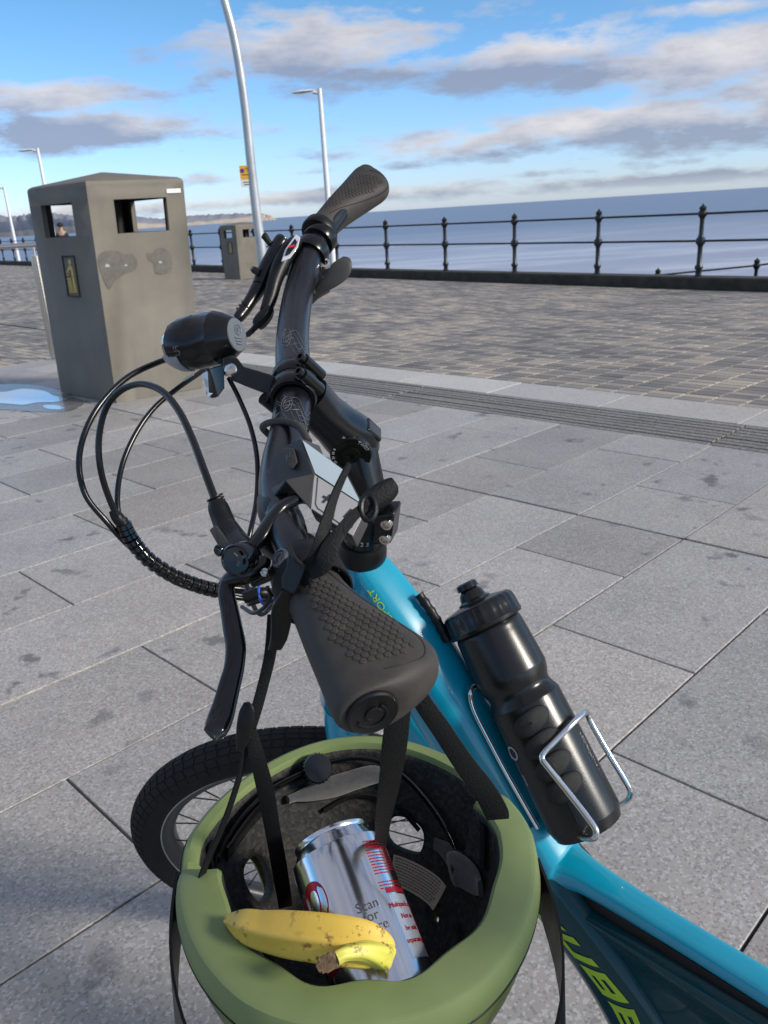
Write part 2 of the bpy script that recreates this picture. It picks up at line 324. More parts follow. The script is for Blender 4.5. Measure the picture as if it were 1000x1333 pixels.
M['pad'] = mat('pad_cloth', (.052, .052, .055), .95, var=.25, nscale=200, bump=.6, bscale=1500, sheen=.4)
M['padlight'] = mat('pad_cloth_worn', (.20, .20, .22), .95, var=.25, nscale=200, bump=.6, bscale=1500, sheen=.4)
M['paper'] = mat('label_paper', (.48, .42, .33), .7, var=.1)
M['ink'] = mat('ink', (.03, .03, .03), .6)
M['can'] = mat('can_aluminium', (.66, .67, .69), .16, metal=1, var=.03)
M['can_red'] = mat('can_red', (.40, .01, .02), .22, metal=.45, var=.03)
M['can_grey'] = mat('can_grey_panel', (.36, .37, .41), .3, metal=.4, var=.03)
M['banana'] = banana_mat()
M['banana_tip'] = mat('banana_tip', (.14, .085, .045), .9, var=.5, nscale=300, bump=.8, bscale=600)
M['bottle'] = mat('bottle_plastic', (.008, .0078, .0075), .27, spec=.45, var=.15, nscale=30, bump=.06, bscale=900)
M['bottle_pad'] = mat('bottle_pad', (.004, .004, .004), .5, bump=.9, bscale=1400)
M['cap'] = mat('cap_plastic', (.008, .0085, .009), .22, spec=.45, var=.15)
M['cableblue'] = mat('blue_clip', (.02, .09, .50), .35)
M['lens'] = mat('clear_lens', (.60, .62, .64), .12, coat=1)
M['lensdark'] = mat('smoked_lens', (.03, .032, .035), .1, coat=1)
M['lens_soft'] = mat('frosted_lens', (.30, .31, .32), .35)
M['lensgrey'] = mat('lamp_back', (.11, .118, .125), .35)
M['skin'] = mat('skin', (.45, .27, .19), .6); M['cloth'] = mat('cloth_dark', (.03, .035, .05), .9); M['hair'] = mat('cap_cloth', (.02, .018, .018), .9)
def ice_mat():
    m, t, b = new_mat('puddle'); b.inputs['Base Color'].default_value = (.10, .11, .12, 1); b.inputs['Roughness'].default_value = .06; b.inputs['Coat Weight'].default_value = 1
    b.inputs['Specular IOR Level'].default_value = 1.0; return m
M['damp'] = mat('damp_stone', (.15, .14, .135), .25, var=.3, nscale=8)
M['puddle'] = mat('puddle_ice', (.42, .46, .52), .12, coat=1, var=.08, nscale=8)

# ------------------------------------------------------------------ mesh helpers
class MB:
    def __init__(s): s.v = []; s.f = []; s.m = []; s.mi = 0
    def add(s, vs, fs):
        o = len(s.v); s.v += [Vector(v) for v in vs]; s.f += [tuple(i+o for i in f) for f in fs]; s.m += [s.mi]*len(fs)
    def hexa(s, c):   # eight corners: bottom four, top four
        s.add(c, [(0,3,2,1), (4,5,6,7), (0,1,5,4), (1,2,6,5), (2,3,7,6), (3,0,4,7)])
    def box(s, c, ax, ay, az, hx, hy, hz):
        c = Vector(c); a = Vector(ax)*hx; b = Vector(ay)*hy; d = Vector(az)*hz
        s.hexa([c-a-b-d, c+a-b-d, c+a+b-d, c-a+b-d, c-a-b+d, c+a-b+d, c+a+b+d, c-a+b+d])
    def loft(s, rings, cap=True, closed=False):
        o = len(s.v); n = len(rings[0])
        for r_ in rings: s.v += [Vector(v) for v in r_]
        k = len(rings); fs = []
        for i in range(k if closed else k-1):
            for j in range(n):
                a = o+i*n+j; b = o+i*n+(j+1) % n; i2 = (i+1) % k
                fs.append((a, b, o+i2*n+(j+1) % n, o+i2*n+j))
        if cap and not closed:
            fs.append(tuple(o+j for j in reversed(range(n)))); fs.append(tuple(o+(k-1)*n+j for j in range(n)))
        s.f += fs; s.m += [s.mi]*len(fs)
    def tube(s, pts, rad, n=10, cap=True, ell=None, closed=False, side=None):
        pts = [Vector(p) for p in pts]; k = len(pts)
        if not hasattr(rad, '__len__'): rad = [rad]*k
        rings = []; up_ = None
        for i in range(k):
            if closed: t = (pts[(i+1) % k]-pts[i-1]).normalized()
            else: t = (pts[min(i+1, k-1)]-pts[max(i-1, 0)]).normalized()
            if up_ is None:
                up_ = side if side is not None else (Vector((0, 0, 1)) if abs(t.z) < .9 else Vector((1, 0, 0)))
            a = (up_ - t*up_.dot(t)).normalized(); up_ = a; b = t.cross(a)
            e = ell if ell else 1
            rings.append([pts[i]+a*math.cos(q)*rad[i]+b*math.sin(q)*rad[i]*e for q in [2*math.pi*j/n for j in range(n)]])
        s.loft(rings, cap, closed)
    def lathe(s, o, ax, prof, n=24, ref=None, cap=True):   # prof: (dist along axis, radius)
        o = Vector(o); ax = Vector(ax).normalized(); r_ = Vector(ref) if ref else (Vector((0, 0, 1)) if abs(ax.z) < .9 else Vector((1, 0, 0)))
        a = (r_-ax*r_.dot(ax)).normalized(); b = ax.cross(a)
        s.loft([[o+ax*h+(a*math.cos(2*math.pi*j/n)+b*math.sin(2*math.pi*j/n))*max(q, 1e-5) for j in range(n)] for h, q in prof], cap)
    def build(s, name, m, parent=None, smooth=True, bevel=0, sub=0, kind=None, solid=0, label=None, ang=40):
        me = bpy.data.meshes.new(name)
        org = parent_loc(parent) if parent is not None else Vector((0, 0, 0))
        me.from_pydata([tuple(v-org) for v in s.v], [], s.f)
        for mm_ in (m if isinstance(m, (list, tuple)) else [m]): me.materials.append(M[mm_])
        if isinstance(m, (list, tuple)): me.polygons.foreach_set('material_index', s.m)
        if smooth: me.polygons.foreach_set('use_smooth', [True]*len(me.polygons))
        me.update()
        if smooth and not sub: me.set_sharp_from_angle(angle=R(ang))
        o = bpy.data.objects.new(name, me); COL.objects.link(o)
        if parent is not None: o.parent = parent
        if solid:
            q = o.modifiers.new('solid', 'SOLIDIFY'); q.thickness = solid; q.offset = 0
        if bevel:
            q = o.modifiers.new('bevel', 'BEVEL'); q.width = bevel; q.segments = 2; q.limit_method = 'ANGLE'; q.angle_limit = R(35)
        if sub:
            q = o.modifiers.new('sub', 'SUBSURF'); q.levels = sub; q.render_levels = sub
        if kind: o['kind'] = kind
        if label: o['label'] = label
        return o
def parent_loc(p):
    l = Vector(p.location)
    while p.parent is not None: p = p.parent; l = l+Vector(p.location)
    return l
def thing(name, loc, label, cat, group=None):
    o = bpy.data.objects.new(name, None); COL.objects.link(o); o.location = loc; o.empty_display_size = .1
    o['label'] = label; o['category'] = cat
    if group: o['group'] = group
    return o
def spline(pts, k=8, closed=False):
    # Catmull-Rom through points (any dimension)
    p = [np.array(q, float) for q in pts]; n = len(p); out = []
    rngi = n if closed else n-1
    for i in range(rngi):
        p0 = p[i-1] if (i > 0 or closed) else 2*p[0]-p[1]; p1 = p[i]; p2 = p[(i+1) % n]
        p3 = p[(i+2) % n] if (i+2 < n or closed) else 2*p[-1]-p[-2]
        for j in range(k):
            t = j/k
            out.append(.5*((2*p1)+(-p0+p2)*t+(2*p0-5*p1+4*p2-p3)*t*t+(-p0+3*p1-3*p2+p3)*t**3))
    if not closed: out.append(p[-1])
    return out
def pxpath(pts, k=8):   # (px, py, depth) -> smooth world path
    return [P(*q) for q in spline(pts, k)]
def pxtube(mb, pts, r, k=8, n=10, ell=None):   # (px, py, depth[, radius px])
    if len(pts[0]) == 4:
        s = spline(pts, k); mb.tube([P(*q[:3]) for q in s], [q[3]*q[2]/F for q in s], n, ell=ell)
    else: mb.tube(pxpath(pts, k), r, n, ell=ell)
def ribbon(mb, path, nrm, w, th=.0018, k=8, twist=None):
    # flat strap: path world points, nrm list/one face normal hint, w width
    pts = [Vector(p) for p in path]; K = len(pts); rings = []
    for i in range(K):
        t = (pts[min(i+1, K-1)]-pts[max(i-1, 0)]).normalized()
        nh = nrm[i] if isinstance(nrm, list) else nrm
        s_ = t.cross(nh).normalized(); nn = s_.cross(t).normalized(); ww = w[i] if isinstance(w, list) else w
        a = s_*ww/2; b = nn*th/2
        rings.append([pts[i]-a-b*.6, pts[i]-a*.9-b, pts[i]+a*.9-b, pts[i]+a-b*.6, pts[i]+a+b*.6, pts[i]+a*.9+b, pts[i]-a*.9+b, pts[i]-a+b*.6])
    mb.loft(rings)
def pxribbon(mb, pts, wpx, th=.0018, k=8, n=(0, 0, -1), n2=None):
    s = spline(pts, k); path = [P(*q[:3]) for q in s]
    if n2 is None: nr = V(*n)
    else: nr = [(V(*n)*(1-i/(len(s)-1))+V(*n2)*(i/(len(s)-1))).normalized() for i in range(len(s))]
    w = [q[3]*q[2]/F for q in s] if len(pts[0]) == 4 else wpx
    ribbon(mb, path, nr, w, th)
_tcache = {}
def text_geo(txt, size=1.0, align='CENTER', extr=.03, res=3):
    key = (txt, size, align, extr)
    if key in _tcache: return _tcache[key]
    cu = bpy.data.curves.new('t', 'FONT'); cu.body = txt; cu.size = size; cu.align_x = align; cu.align_y = 'CENTER'; cu.extrude = extr; cu.resolution_u = res
    ob = bpy.data.objects.new('t', cu); COL.objects.link(ob)
    dg = bpy.context.evaluated_depsgraph_get(); me = bpy.data.meshes.new_from_object(ob.evaluated_get(dg))
    vs = [v.co.copy() for v in me.vertices]; fs = [tuple(p.vertices) for p in me.polygons]
    bpy.data.objects.remove(ob); bpy.data.meshes.remove(me); bpy.data.curves.remove(cu)
    _tcache[key] = (vs, fs); return vs, fs
def put_text(mb, txt, fn, size, align='CENTER', extr=.0002):
    vs, fs = text_geo(txt, size, align, extr)
    mb.add([fn(v) for v in vs], fs)
def flat_fn(o, xd, yd, shear=0, sx=1):
    zd = xd.cross(yd).normalized()
    return lambda v: o+xd*(v.x*sx+v.y*shear)+yd*v.y+zd*v.z

# ------------------------------------------------------------------ ground frame
g1 = ray(-609, 359); gn_d2 = ray(1610, 215)
GN = gn_d2.cross(g1).normalized()
if GN.z < 0: GN = -GN
D1 = g1.normalized(); D2 = D1.cross(GN).normalized()
if D2.dot(gn_d2) < 0: D2 = -D2
GO = CAM - GN*(HC*GN.z)
B_STRIP0, B_STRIP1, B_BAND1 = 3.72, 4.165, 4.56
A_EDGE = 8.20
SL = 0.040
D1h = Vector((D1.x, D1.y, 0)).normalized(); D2h = Vector((-D1h.y, D1h.x, 0))
if D2h.dot(D2) < 0: D2h = -D2h
def zf(a, b):
    m = max(0.0, b-B_BAND1); k = max(0.0, a-A_EDGE)
    return GO.z + D2.z*min(b, B_BAND1) - SL*m + D1.z*min(max(a, -8), A_EDGE)*math.exp(-m/3) + .0048*max(0, a-6)*min(1, m/4) - .02*k*math.exp(-m/2)*0
def AB(a, b, h=0.0):
    q = Vector((GO.x, GO.y, 0)) + D1h*a + D2h*b; q.z = zf(a, b)+h; return q
def toab(p): return (p-GO).dot(D1h), (p-GO).dot(D2h)
def G(px, py, h=0.0):
    r_ = ray(px, py); lo, hi_ = .3, 400
    for _ in range(50):
        mid = (lo+hi_)/2; q = CAM+r_*mid; a, b = toab(q)
        if q.z-zf(a, b)-h > 0: lo = mid
        else: hi_ = mid
    return CAM+r_*lo
def proj(q):
    q = q-CAM; d = q.dot(fw); return 500+F*q.dot(rt)/d, 666.5-F*q.dot(upv)/d, d

def structure(o, kind='structure'): o['kind'] = kind; return o
# flag bed (the ground under everything on the near side)
mb = MB(); mb.add([AB(-30, -30, -.004), AB(A_EDGE, -30, -.004), AB(A_EDGE, B_STRIP0, -.004), AB(-30, B_STRIP0, -.004)], [(0, 1, 2, 3)])
ground = structure(mb.build('ground', 'bed', smooth=False))
# flagstones, each a slab with chamfered edges; running bond, one continuous joint at b = 2.545
a_lines = [a for a in [-2.19, -1.77, -1.35, -.93, -.51, -.09, .33, .74, 1.158, 1.577, 1.998, 2.422, 2.865, 3.312, 3.745, 4.18, 4.61] + [4.61+.4487*i for i in range(1, 9)] if a < 9]
def slab_mesh(la, lb, th=.05, ch=.0014):
    x, y = la/2, lb/2; v = []
    for (cx, cy, z) in ((x, y, -th), (x, y, -ch), (x-ch, y-ch, 0)):
        v += [(-cx, -cy, z), (cx, -cy, z), (cx, cy, z), (-cx, cy, z)]
    f = [(8, 9, 10, 11)] + [(i, (i+1) % 4, 4+(i+1) % 4, 4+i) for i in range(4)] + [(4+i, 4+(i+1) % 4, 8+(i+1) % 4, 8+i) for i in range(4)]
    return v, f
slab_cache = {}
def place_slab(name, a0, a1, b0, b1, m, parent, gap=.0058, tilt=True, th=.05, slope=0):
    la, lb = round(a1-a0-gap, 4), round(b1-b0-gap, 4); key = (la, lb, m)
    if key not in slab_cache:
        v, f = slab_mesh(la, lb, th); me = bpy.data.meshes.new(name); me.from_pydata(v, [], f); me.materials.append(M[m]); slab_cache[key] = me
    o = bpy.data.objects.new(name, slab_cache[key]); COL.objects.link(o)
    c = AB((a0+a1)/2, (b0+b1)/2, random.uniform(-.0015, .001) if tilt else 0)
    rot = Matrix((D1, D2, D1.cross(D2))).transposed()
    if D1.cross(D2).dot(GN) < 0: rot = Matrix((D1, -D2, D1.cross(-D2))).transposed()
    if tilt: rot = rot @ Matrix.Rotation(random.uniform(-.0015, .0015), 3, 'X') @ Matrix.Rotation(random.uniform(-.0015, .0015), 3, 'Y')
    if slope: rot = Matrix.Rotation(slope, 3, D1) @ rot
    o.matrix_local = Matrix.Translation(c-parent_loc(parent)) @ rot.to_4x4(); o.parent = parent
    return o
nsl = 0
PITCHB = .8185
for k in range(len(a_lines)-1):
    a0, a1 = a_lines[k], a_lines[k+1]
    ph = (k-7)
    off = 1.747 if ph % 2 == 0 else 1.342
    if ph == 1: off = 1.33
    js = [off+PITCHB*i for i in range(-6, 3)]
    js = sorted([j for j in js if -3.2 < j < 2.45] + [2.545])
    off2 = {0: 3.38, 1: 2.985, 2: 3.388, 3: 2.966, 4: 3.376}.get(ph, 2.98 if ph % 2 else 3.385)
    js += [off2, B_STRIP0]
    for i in range(len(js)-1):
        b0, b1 = js[i], js[i+1]
        if abs(b0-2.545) < 1e-6: b0 += .008
        if (b1+b0)/2 < -1.2 and k > 14: continue
        if (b1+b0)/2 < -3.0: continue
        place_slab('flagstone', a0, a1, b0, b1, 'flag', ground); nsl += 1
# slotted drain: long stone bars with open slots between
nb = 8; bw = (B_STRIP1-B_STRIP0)/nb
for i in range(nb):
    for j in range(5):
        a0 = -2.8+j*2.2
        place_slab('drain_bar', a0, a0+2.2, B_STRIP0+bw*i, B_STRIP0+bw*(i+1), 'drain', ground, gap=.014, tilt=True, th=.04)
# pale granite band
for j in range(14):
    place_slab('band_stone', -3.28+j*.82, -3.28+(j+1)*.82, B_STRIP1, B_BAND1, 'band', ground, gap=.006)
mb = MB(); mb.add([AB(-30, B_STRIP0, -.03), AB(A_EDGE, B_STRIP0, -.03), AB(A_EDGE, B_BAND1, -.03), AB(-30, B_BAND1, -.03)], [(0, 1, 2, 3)])
structure(mb.build('drain_channel', 'bed2', smooth=False))

# promenade of small setts falling towards the sea
def bf(a): return 12.3+.11*a
nA = 60
mb = MB(); pts = []
av = [-14+i*(110/nA) for i in range(nA+1)]
bv = [0, .25, .5, .75, 1]
def sheet(avals, f0, f1, h, n=6):
    m_ = MB(); vs = []; fs = []
    for a in avals:
        for j in range(n+1):
            b = f0(a)+(f1(a)-f0(a))*j/n; vs.append(AB(a, b, h))
    for i in range(len(avals)-1):
        for j in range(n):
            q = i*(n+1)+j; fs.append((q, q+n+1, q+n+2, q+1))
    m_.add(vs, fs); return m_
prom = structure(sheet(av, lambda a: B_BAND1, lambda a: bf(a)+.05, -.014, 24).build('promenade', 'bed2', smooth=False))
side = structure(sheet([A_EDGE+i*2 for i in range(45)], lambda a: -40, lambda a: B_BAND1, -.014, 14).build('side_paving', 'bed2', smooth=False))
# setts: 0.2 x 0.1 running bond
LB, WB, GP, CH = .2, .1, .006, .006
setts = []
def fill(a0, a1, b0fn, b1fn, b0, b1):
    r = 0; b = b0
    while b < b1:
        a = a0 + (r % 2)*LB/2 - (LB/2 if r % 2 else 0)
        while a < a1:
            x0, x1 = max(a, a0), min(a+LB, a1)
            if x1-x0 > .03 and b+WB <= b1fn((x0+x1)/2) and b >= b0fn((x0+x1)/2)-1e-6: setts.append((x0, x1, b))
            a += LB
        b += WB; r += 1
fill(-5, 46, lambda a: B_BAND1, bf, B_BAND1+.003, 18)
fill(A_EDGE+.005, 30, lambda a: -50, lambda a: B_BAND1+.02, -8, B_BAND1)
def inframe(s_):
    q = proj(AB((s_[0]+s_[1])/2, s_[2]+WB/2)); return q[2] if (q[2] > 0 and -5 < q[0] < 1005 and 0 < q[1] < 1340) else 1e9
hid = lambda q: 75 < q[0] < 265 and q[1] < 520
order = sorted(range(len(setts)), key=lambda i: inframe(setts[i]) + (1000 if hid(proj(AB(setts[i][0]+.1, setts[i][2]+.05))) else 0))
single = set(order[:300])
sm = {}
for i in order[:300]:
    a0, a1, b = setts[i]; la = round(a1-a0-GP, 3)
    if la not in sm:
        v, f = slab_mesh(la, WB-GP, .03, CH); me = bpy.data.meshes.new('sett'); me.from_pydata(v, [], f); me.materials.append(M['setts']); sm[la] = me
    o = bpy.data.objects.new('sett', sm[la]); COL.objects.link(o)
    c = AB((a0+a1)/2, b+WB/2, random.uniform(-.0012, .0012)); y = (AB(a0, b+WB)-AB(a0, b)).normalized(); x = (AB(a1, b)-AB(a0, b)).normalized(); z = x.cross(y).normalized()
    if z.z < 0: z = -z; x = -x
    o.matrix_local = Matrix.Translation(c) @ Matrix((x, y, z)).transposed().to_4x4()
    o.parent = prom if b >= B_BAND1 else side
def sett_mass(sel, name, parent):
    vs = []; fs = []; k = 0
    for i in sel:
        a0, a1, b = setts[i]; a0 += GP/2; a1 -= GP/2; b0 = b+GP/2; b1 = b+WB-GP/2; h = random.uniform(-.0015, .0015)
        for (e, z) in ((0, h-.016), (0, h-CH), (CH, h)):
            vs += [AB(a0+e, b0+e, z), AB(a1-e, b0+e, z), AB(a1-e, b1-e, z), AB(a0+e, b1-e, z)]
        fs.append((k+8, k+9, k+10, k+11))
        for u in range(4):
            w = (u+1) % 4; fs.append((k+4+u, k+4+w, k+8+w, k+8+u)); fs.append((k+u, k+w, k+4+w, k+4+u))
        k += 12
    me = bpy.data.meshes.new(name); me.from_pydata([tuple(v) for v in vs], [], fs); me.materials.append(M['setts'])
    o = bpy.data.objects.new(name, me); COL.objects.link(o); o.parent = parent; o['kind'] = 'stuff'
sett_mass([i for i in range(len(setts)) if i not in single and setts[i][2] >= B_BAND1], 'sett_paving', prom)
sett_mass([i for i in range(len(setts)) if i not in single and setts[i][2] < B_BAND1], 'sett_paving', side)

# sea wall coping
mb = MB(); rings = []
for i in range(-3, 92):
    a = i*1.0; b = bf(a); r_ = [AB(a, b, -.06), AB(a, b+.004, .165), AB(a, b+.03, .19), AB(a, b+.40, .20), AB(a, b+.42, .17), AB(a, b+.45, -3.4)]
    rings.append(r_)
mb.loft(rings); w = mb.build('sea_wall', 'kerb', smooth=True, ang=25)
w['label'] = 'low dark weathered stone kerb wall along the seaward edge of the promenade'; w['category'] = 'wall'
# beach, lower promenade, sea
zs = AB(10, 14).z-6.2
def sea_pt(a, b, z): q = AB(a, 4.6); q = Vector((GO.x, GO.y, 0))+D1h*a+D2h*b; q.z = z; return q
mb = MB(); mb.add([sea_pt(-60, 14, zs+1.2), sea_pt(160, 32, zs+1.2), sea_pt(170, 46, zs+.3), sea_pt(-60, 24, zs+.3), sea_pt(170, 62, zs-.3), sea_pt(-60, 46, zs-.3)], [(0, 1, 2, 3), (3, 2, 4, 5)])
structure(mb.build('beach', 'sand', smooth=False))
mb = MB(); mb.add([Vector((-32000, -2000, zs)), Vector((32000, -2000, zs)), Vector((32000, 45000, zs)), Vector((-32000, 45000, zs))], [(0, 1, 2, 3)])
# keep the sea beyond the wall
mb = MB()
def seaq(a, b): q = sea_pt(a, b, zs); return q
mb.add([seaq(-45000, 24), seaq(-60, 24), seaq(170, 46), seaq(45000, 900), seaq(45000, 60000), seaq(-45000, 60000)], [(0, 1, 2, 3, 4, 5)])
structure(mb.build('sea', 'sea', smooth=False))

# headland across the bay
def headland():
    m_ = MB(); D = 3200; rings = []
    prof = [(-260, 34), (-120, 32), (0, 26), (25, 24), (48, 27), (80, 24), (110, 20), (150, 18), (185, 14), (215, 9.5), (240, 11.5), (270, 11.5), (300, 11), (330, 9.5), (345, 7.5), (352, 5), (357, 1.2), (360, 0)]
    s = spline([(p[0], p[1]) for p in prof], 10)
    for i, (x, h) in enumerate(s):
        hor = 306.1-.0629*x
        d = D*(1+.25*max(0, (100-x))/300)
        base = CAM+ray(x, hor).normalized()*0
        dr = ray(x, hor); dr.z = 0; dr.normalize(); ang = math.atan2(dr.x, dr.y)
        base = Vector((dr.x*d, dr.y*d, zs-3)); H = max(.2, (h*.86+random.uniform(-.6, .6)*min(1, h/8)))/F*d*1.02+7
        out = []
        for (q, zz) in ((-60, 0), (-8, .02), (0, .45), (12, .72), (60, .93), (160, 1.0), (500, .8), (700, 0)):
            out.append(base+dr*(q*(1+.3*math.sin(i*.9)))+Vector((0, 0, H*zz*(1+.04*math.sin(i*2.3+q)))))
        rings.append(out)
    m_.loft(rings, cap=False)
    return m_.build('headland', 'headland', smooth=True)
structure(headland())

# ------------------------------------------------------------------ railings
def post_mb(h=1.10):
    m_ = MB(); k = h/1.10
    prof = [(0, .045), (.015, .045), (.03, .032), (.10, .028), (.13, .042), (.16, .042), (.19, .026), (.44, .024), (.49, .032), (.505, .046), (.545, .05), (.585, .046), (.60, .032), (.65, .024), (.86, .022), (.90, .03), (.915, .042), (.95, .047), (.985, .042), (.995, .028), (1.01, .032), (1.035, .038), (1.06, .026), (1.075, .012), (1.10, .004)]
    m_.lathe((0, 0, 0), (0, 0, 1), [(a*k, b*1.55) for a, b in prof], 12); return m_
def rail_fence(name, ends, label, group=None):
    f = thing(name, ends[0], label, 'railing')
    p0 = None
    for e in ends:
        if p0 is None: o = post_mb().build('post', 'iron'); o.parent = f; p0 = o
        else: o = p0.copy(); COL.objects.link(o); o.parent = f
        o.location = e-ends[0]
    for h in (.545, .95):
        m_ = MB(); m_.tube([e+Vector((0, 0, h)) for e in ends], .0175, 8); m_.build('rail', 'iron', f)
    return f
rail_fence('iron_railing', [AB(2.1+1.955*i, bf(2.1+1.955*i)+.16, .19) for i in range(34)], 'black cast iron railing with finial posts along the sea wall kerb')
ramp = [AB(3.0, 15.6, -.52), AB(5.05, 15.6, -.70), AB(7.1, 15.6, -.90), AB(9.2, 15.6, -1.12), AB(11.2, 15.6, -1.35)]
ramp = [P(1105, 395, 15.5), P(979, 410, 16.3), P(853, 419, 17.2), P(748, 432, 18.2)]
rail_fence('ramp_railing', ramp, 'lower black iron railing sloping down a ramp beyond the sea wall')
mb = MB(); q = [p+Vector((0, .5, -.02)) for p in ramp]; mb.add([p+Vector((0, -.3, -.03)) for p in ramp]+[p+Vector((0.4, 2.2, -.03)) for p in ramp], [(0, 1, 5, 4), (1, 2, 6, 5), (2, 3, 7, 6)])
structure(mb.build('ramp_path', 'kerb', smooth=False, solid=.1))

# ------------------------------------------------------------------ litter bins
def make_bin(c0, dl, dr_, wl, wr, H, label, detail=True, group='litter bins on the promenade'):
    # c0 near corner; dl runs along the dark left face, dr_ along the lit right face
    up = Vector((.035 if detail else .02, 0, 1)); t = thing('litter_bin', c0, label, 'bin', group)
    ctr = c0+dl*wl/2+dr_*wr/2
    t.location = ctr
    TH = .035; FL = .035*0
    def corner(u, v, z, ins=0):   # u,v in 0..1
        fl = 1+.02*(z/H)
        x = (u-.5)*wl*fl; y = (v-.5)*wr*fl
        x -= math.copysign(ins, x) if x else 0; y -= math.copysign(ins, y) if y else 0
        return ctr+dl*x+dr_*y+up*z
    m_ = MB()
    zt = H*.932; o0, o1 = H*.735, H*.875
    def wall(p0, p1, u0, u1):   # four panels around an opening, with thickness
        def q(s_, z, ins): return corner(p0[0]+(p1[0]-p0[0])*s_, p0[1]+(p1[1]-p0[1])*s_, z, ins)
        ss = [0, u0, u1, 1]; zz = [0, o0, o1, zt]
        for i in range(3):
            for j in range(3):
                if i == 1 and j == 1: continue
                m_.add([q(ss[i], zz[j], 0), q(ss[i+1], zz[j], 0), q(ss[i+1], zz[j+1], 0), q(ss[i], zz[j+1], 0)], [(0, 1, 2, 3)])
        a = [q(u0, o0, 0), q(u1, o0, 0), q(u1, o1, 0), q(u0, o1, 0)]
        nrm = (a[1]-a[0]).cross(a[3]-a[0]).normalized()
        if nrm.dot(a[0]-ctr-up*(a[0].z-ctr.z)) > 0: nrm = -nrm
        b = [x+nrm*TH for x in a]
        for i in range(4): m_.add([a[i], b[i], b[(i+1) % 4], a[(i+1) % 4]], [(0, 1, 2, 3)])
    wall((0, 0), (1, 0), .27, .80); wall((1, 0), (1, 1), .2, .8); wall((0, 1), (1, 1), .24, .78); wall((0, 0), (0, 1), .25, .80)
    # lid: rolled edge and shallow pyramid
    rings = []
    for (k, z) in ((1.0, zt), (1.0, zt+.012), (.985, zt+.028), (.93, zt+.040)):
        rings.append([ctr+dl*(x*wl*1.018*k)+dr_*(y*wr*1.018*k)+up*z for x, y in ((-.5, -.5), (.5, -.5), (.5, .5), (-.5, .5))])
    rings.append([ctr+dl*(x*.02)+dr_*(y*.02)+up*H for x, y in ((-.5, -.5), (.5, -.5), (.5, .5), (-.5, .5))])
    m_.loft(rings)
    bod = m_.build('body', 'bin', t, smooth=True, ang=30)
    import bmesh
    bm = bmesh.new(); bm.from_mesh(bod.data); bmesh.ops.remove_doubles(bm, verts=bm.verts, dist=.0005); bmesh.ops.recalc_face_normals(bm, faces=bm.faces); bm.to_mesh(bod.data); bm.free()
    bv_ = bod.modifiers.new('b', 'BEVEL'); bv_.width = .022; bv_.segments = 3; bv_.angle_limit = R(60)
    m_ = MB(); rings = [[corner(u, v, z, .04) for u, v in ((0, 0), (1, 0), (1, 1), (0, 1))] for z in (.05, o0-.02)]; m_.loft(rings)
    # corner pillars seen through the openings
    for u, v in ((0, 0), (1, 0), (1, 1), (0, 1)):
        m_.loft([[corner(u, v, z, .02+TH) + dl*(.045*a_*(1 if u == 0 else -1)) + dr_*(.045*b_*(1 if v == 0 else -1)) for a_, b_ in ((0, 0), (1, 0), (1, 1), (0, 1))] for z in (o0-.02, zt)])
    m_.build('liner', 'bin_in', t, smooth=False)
    def L(s_, z, e=.004): return corner(s_, 0, z)-dr_*e          # on left face, s along dl
    def Rf(s_, z, e=.004): return corner(0, s_, z)-dl*e
    # litter emblem on the left face
    m_ = MB(); pc = .45; pz = H*.565; ph = .135; pw = .082
    o = L(pc, pz); xd = -(dl); xd = (L(.0, pz)-L(1.0, pz)).normalized(); yd = (L(pc, pz+.1)-L(pc, pz)).normalized(); zd = xd.cross(yd).normalized()
    if zd.dot(dr_) > 0: zd = -zd
    for (x, y, hx, hy) in ((-pw, 0, .003, ph), (pw, 0, .003, ph), (0, ph, pw, .003), (0, -ph, pw, .003)): m_.box(o+xd*x+yd*y, xd, yd, zd, hx, hy, .004)
    m_.build('emblem_frame', 'bin_in', t, smooth=False)
    m_ = MB()
    def blob(pts):
        m_.loft([[o+xd*x*1.2+yd*y*1.15+zd*e for x, y in pts] for e in (-.004, .0035)])
    def disc(x, y, r_): blob([(x+r_*math.cos(q), y+r_*1.15*math.sin(q)) for q in [2*math.pi*i/14 for i in range(14)]])
    disc(.012, .083, .014)
    blob([(.0, .062), (.024, .064), (.034, .045), (.036, .0), (.016, .0), (.010, .035)])
    blob([(.0, .062), (.010, .045), (-.018, .028), (-.030, .032), (-.020, .045)])
    blob([(.016, -.003), (.036, -.003), (.046, -.095), (.034, -.098), (.026, -.04), (.022, -.098), (.010, -.098)])
    for a_ in range(5):
        q = 2*math.pi*a_/5+.3; blob([(-.030+.017*math.cos(q+e), .018+.017*math.sin(q+e)) for e in (-.4, 0, .4)]+[(-.030+.010*math.cos(q+e), .018+.010*math.sin(q+e)) for e in (.4, -.4)])
    blob([(-.045, -.012), (-.002, -.012), (-.002, -.020), (-.045, -.020)])
    for kk in range(4):
        x = -.040+kk*.0105; blob([(x, -.024), (x+.007, -.024), (x+.006, -.098), (x+.001, -.098)])
    m_.build('litter_emblem', 'gold', t, smooth=False)
    if detail:
        # damp blotches and adhesive marks on the right face (real stains, paper thin)
        xr = (Rf(1, .5)-Rf(0, .5)).normalized(); zr = -dl; yr = up
        def stain(cx, cz, pts, m2, e, nm='stain'):
            m3 = MB(); oo = Rf(cx, cz, e); p_ = spline(pts, 5, True); m3.add([oo+xr*x+yr*y for x, y in p_], [tuple(range(len(p_)))]); m3.build(nm, m2, t, smooth=False)
        stain(.16, H*.60, [(-.10, .05), (-.06, .10), (.03, .10), (.08, .075), (.14, .07), (.17, .02), (.15, -.03), (.08, -.05), (.0, -.09), (-.05, -.14), (-.08, -.07)], 'stainmat', .0025)
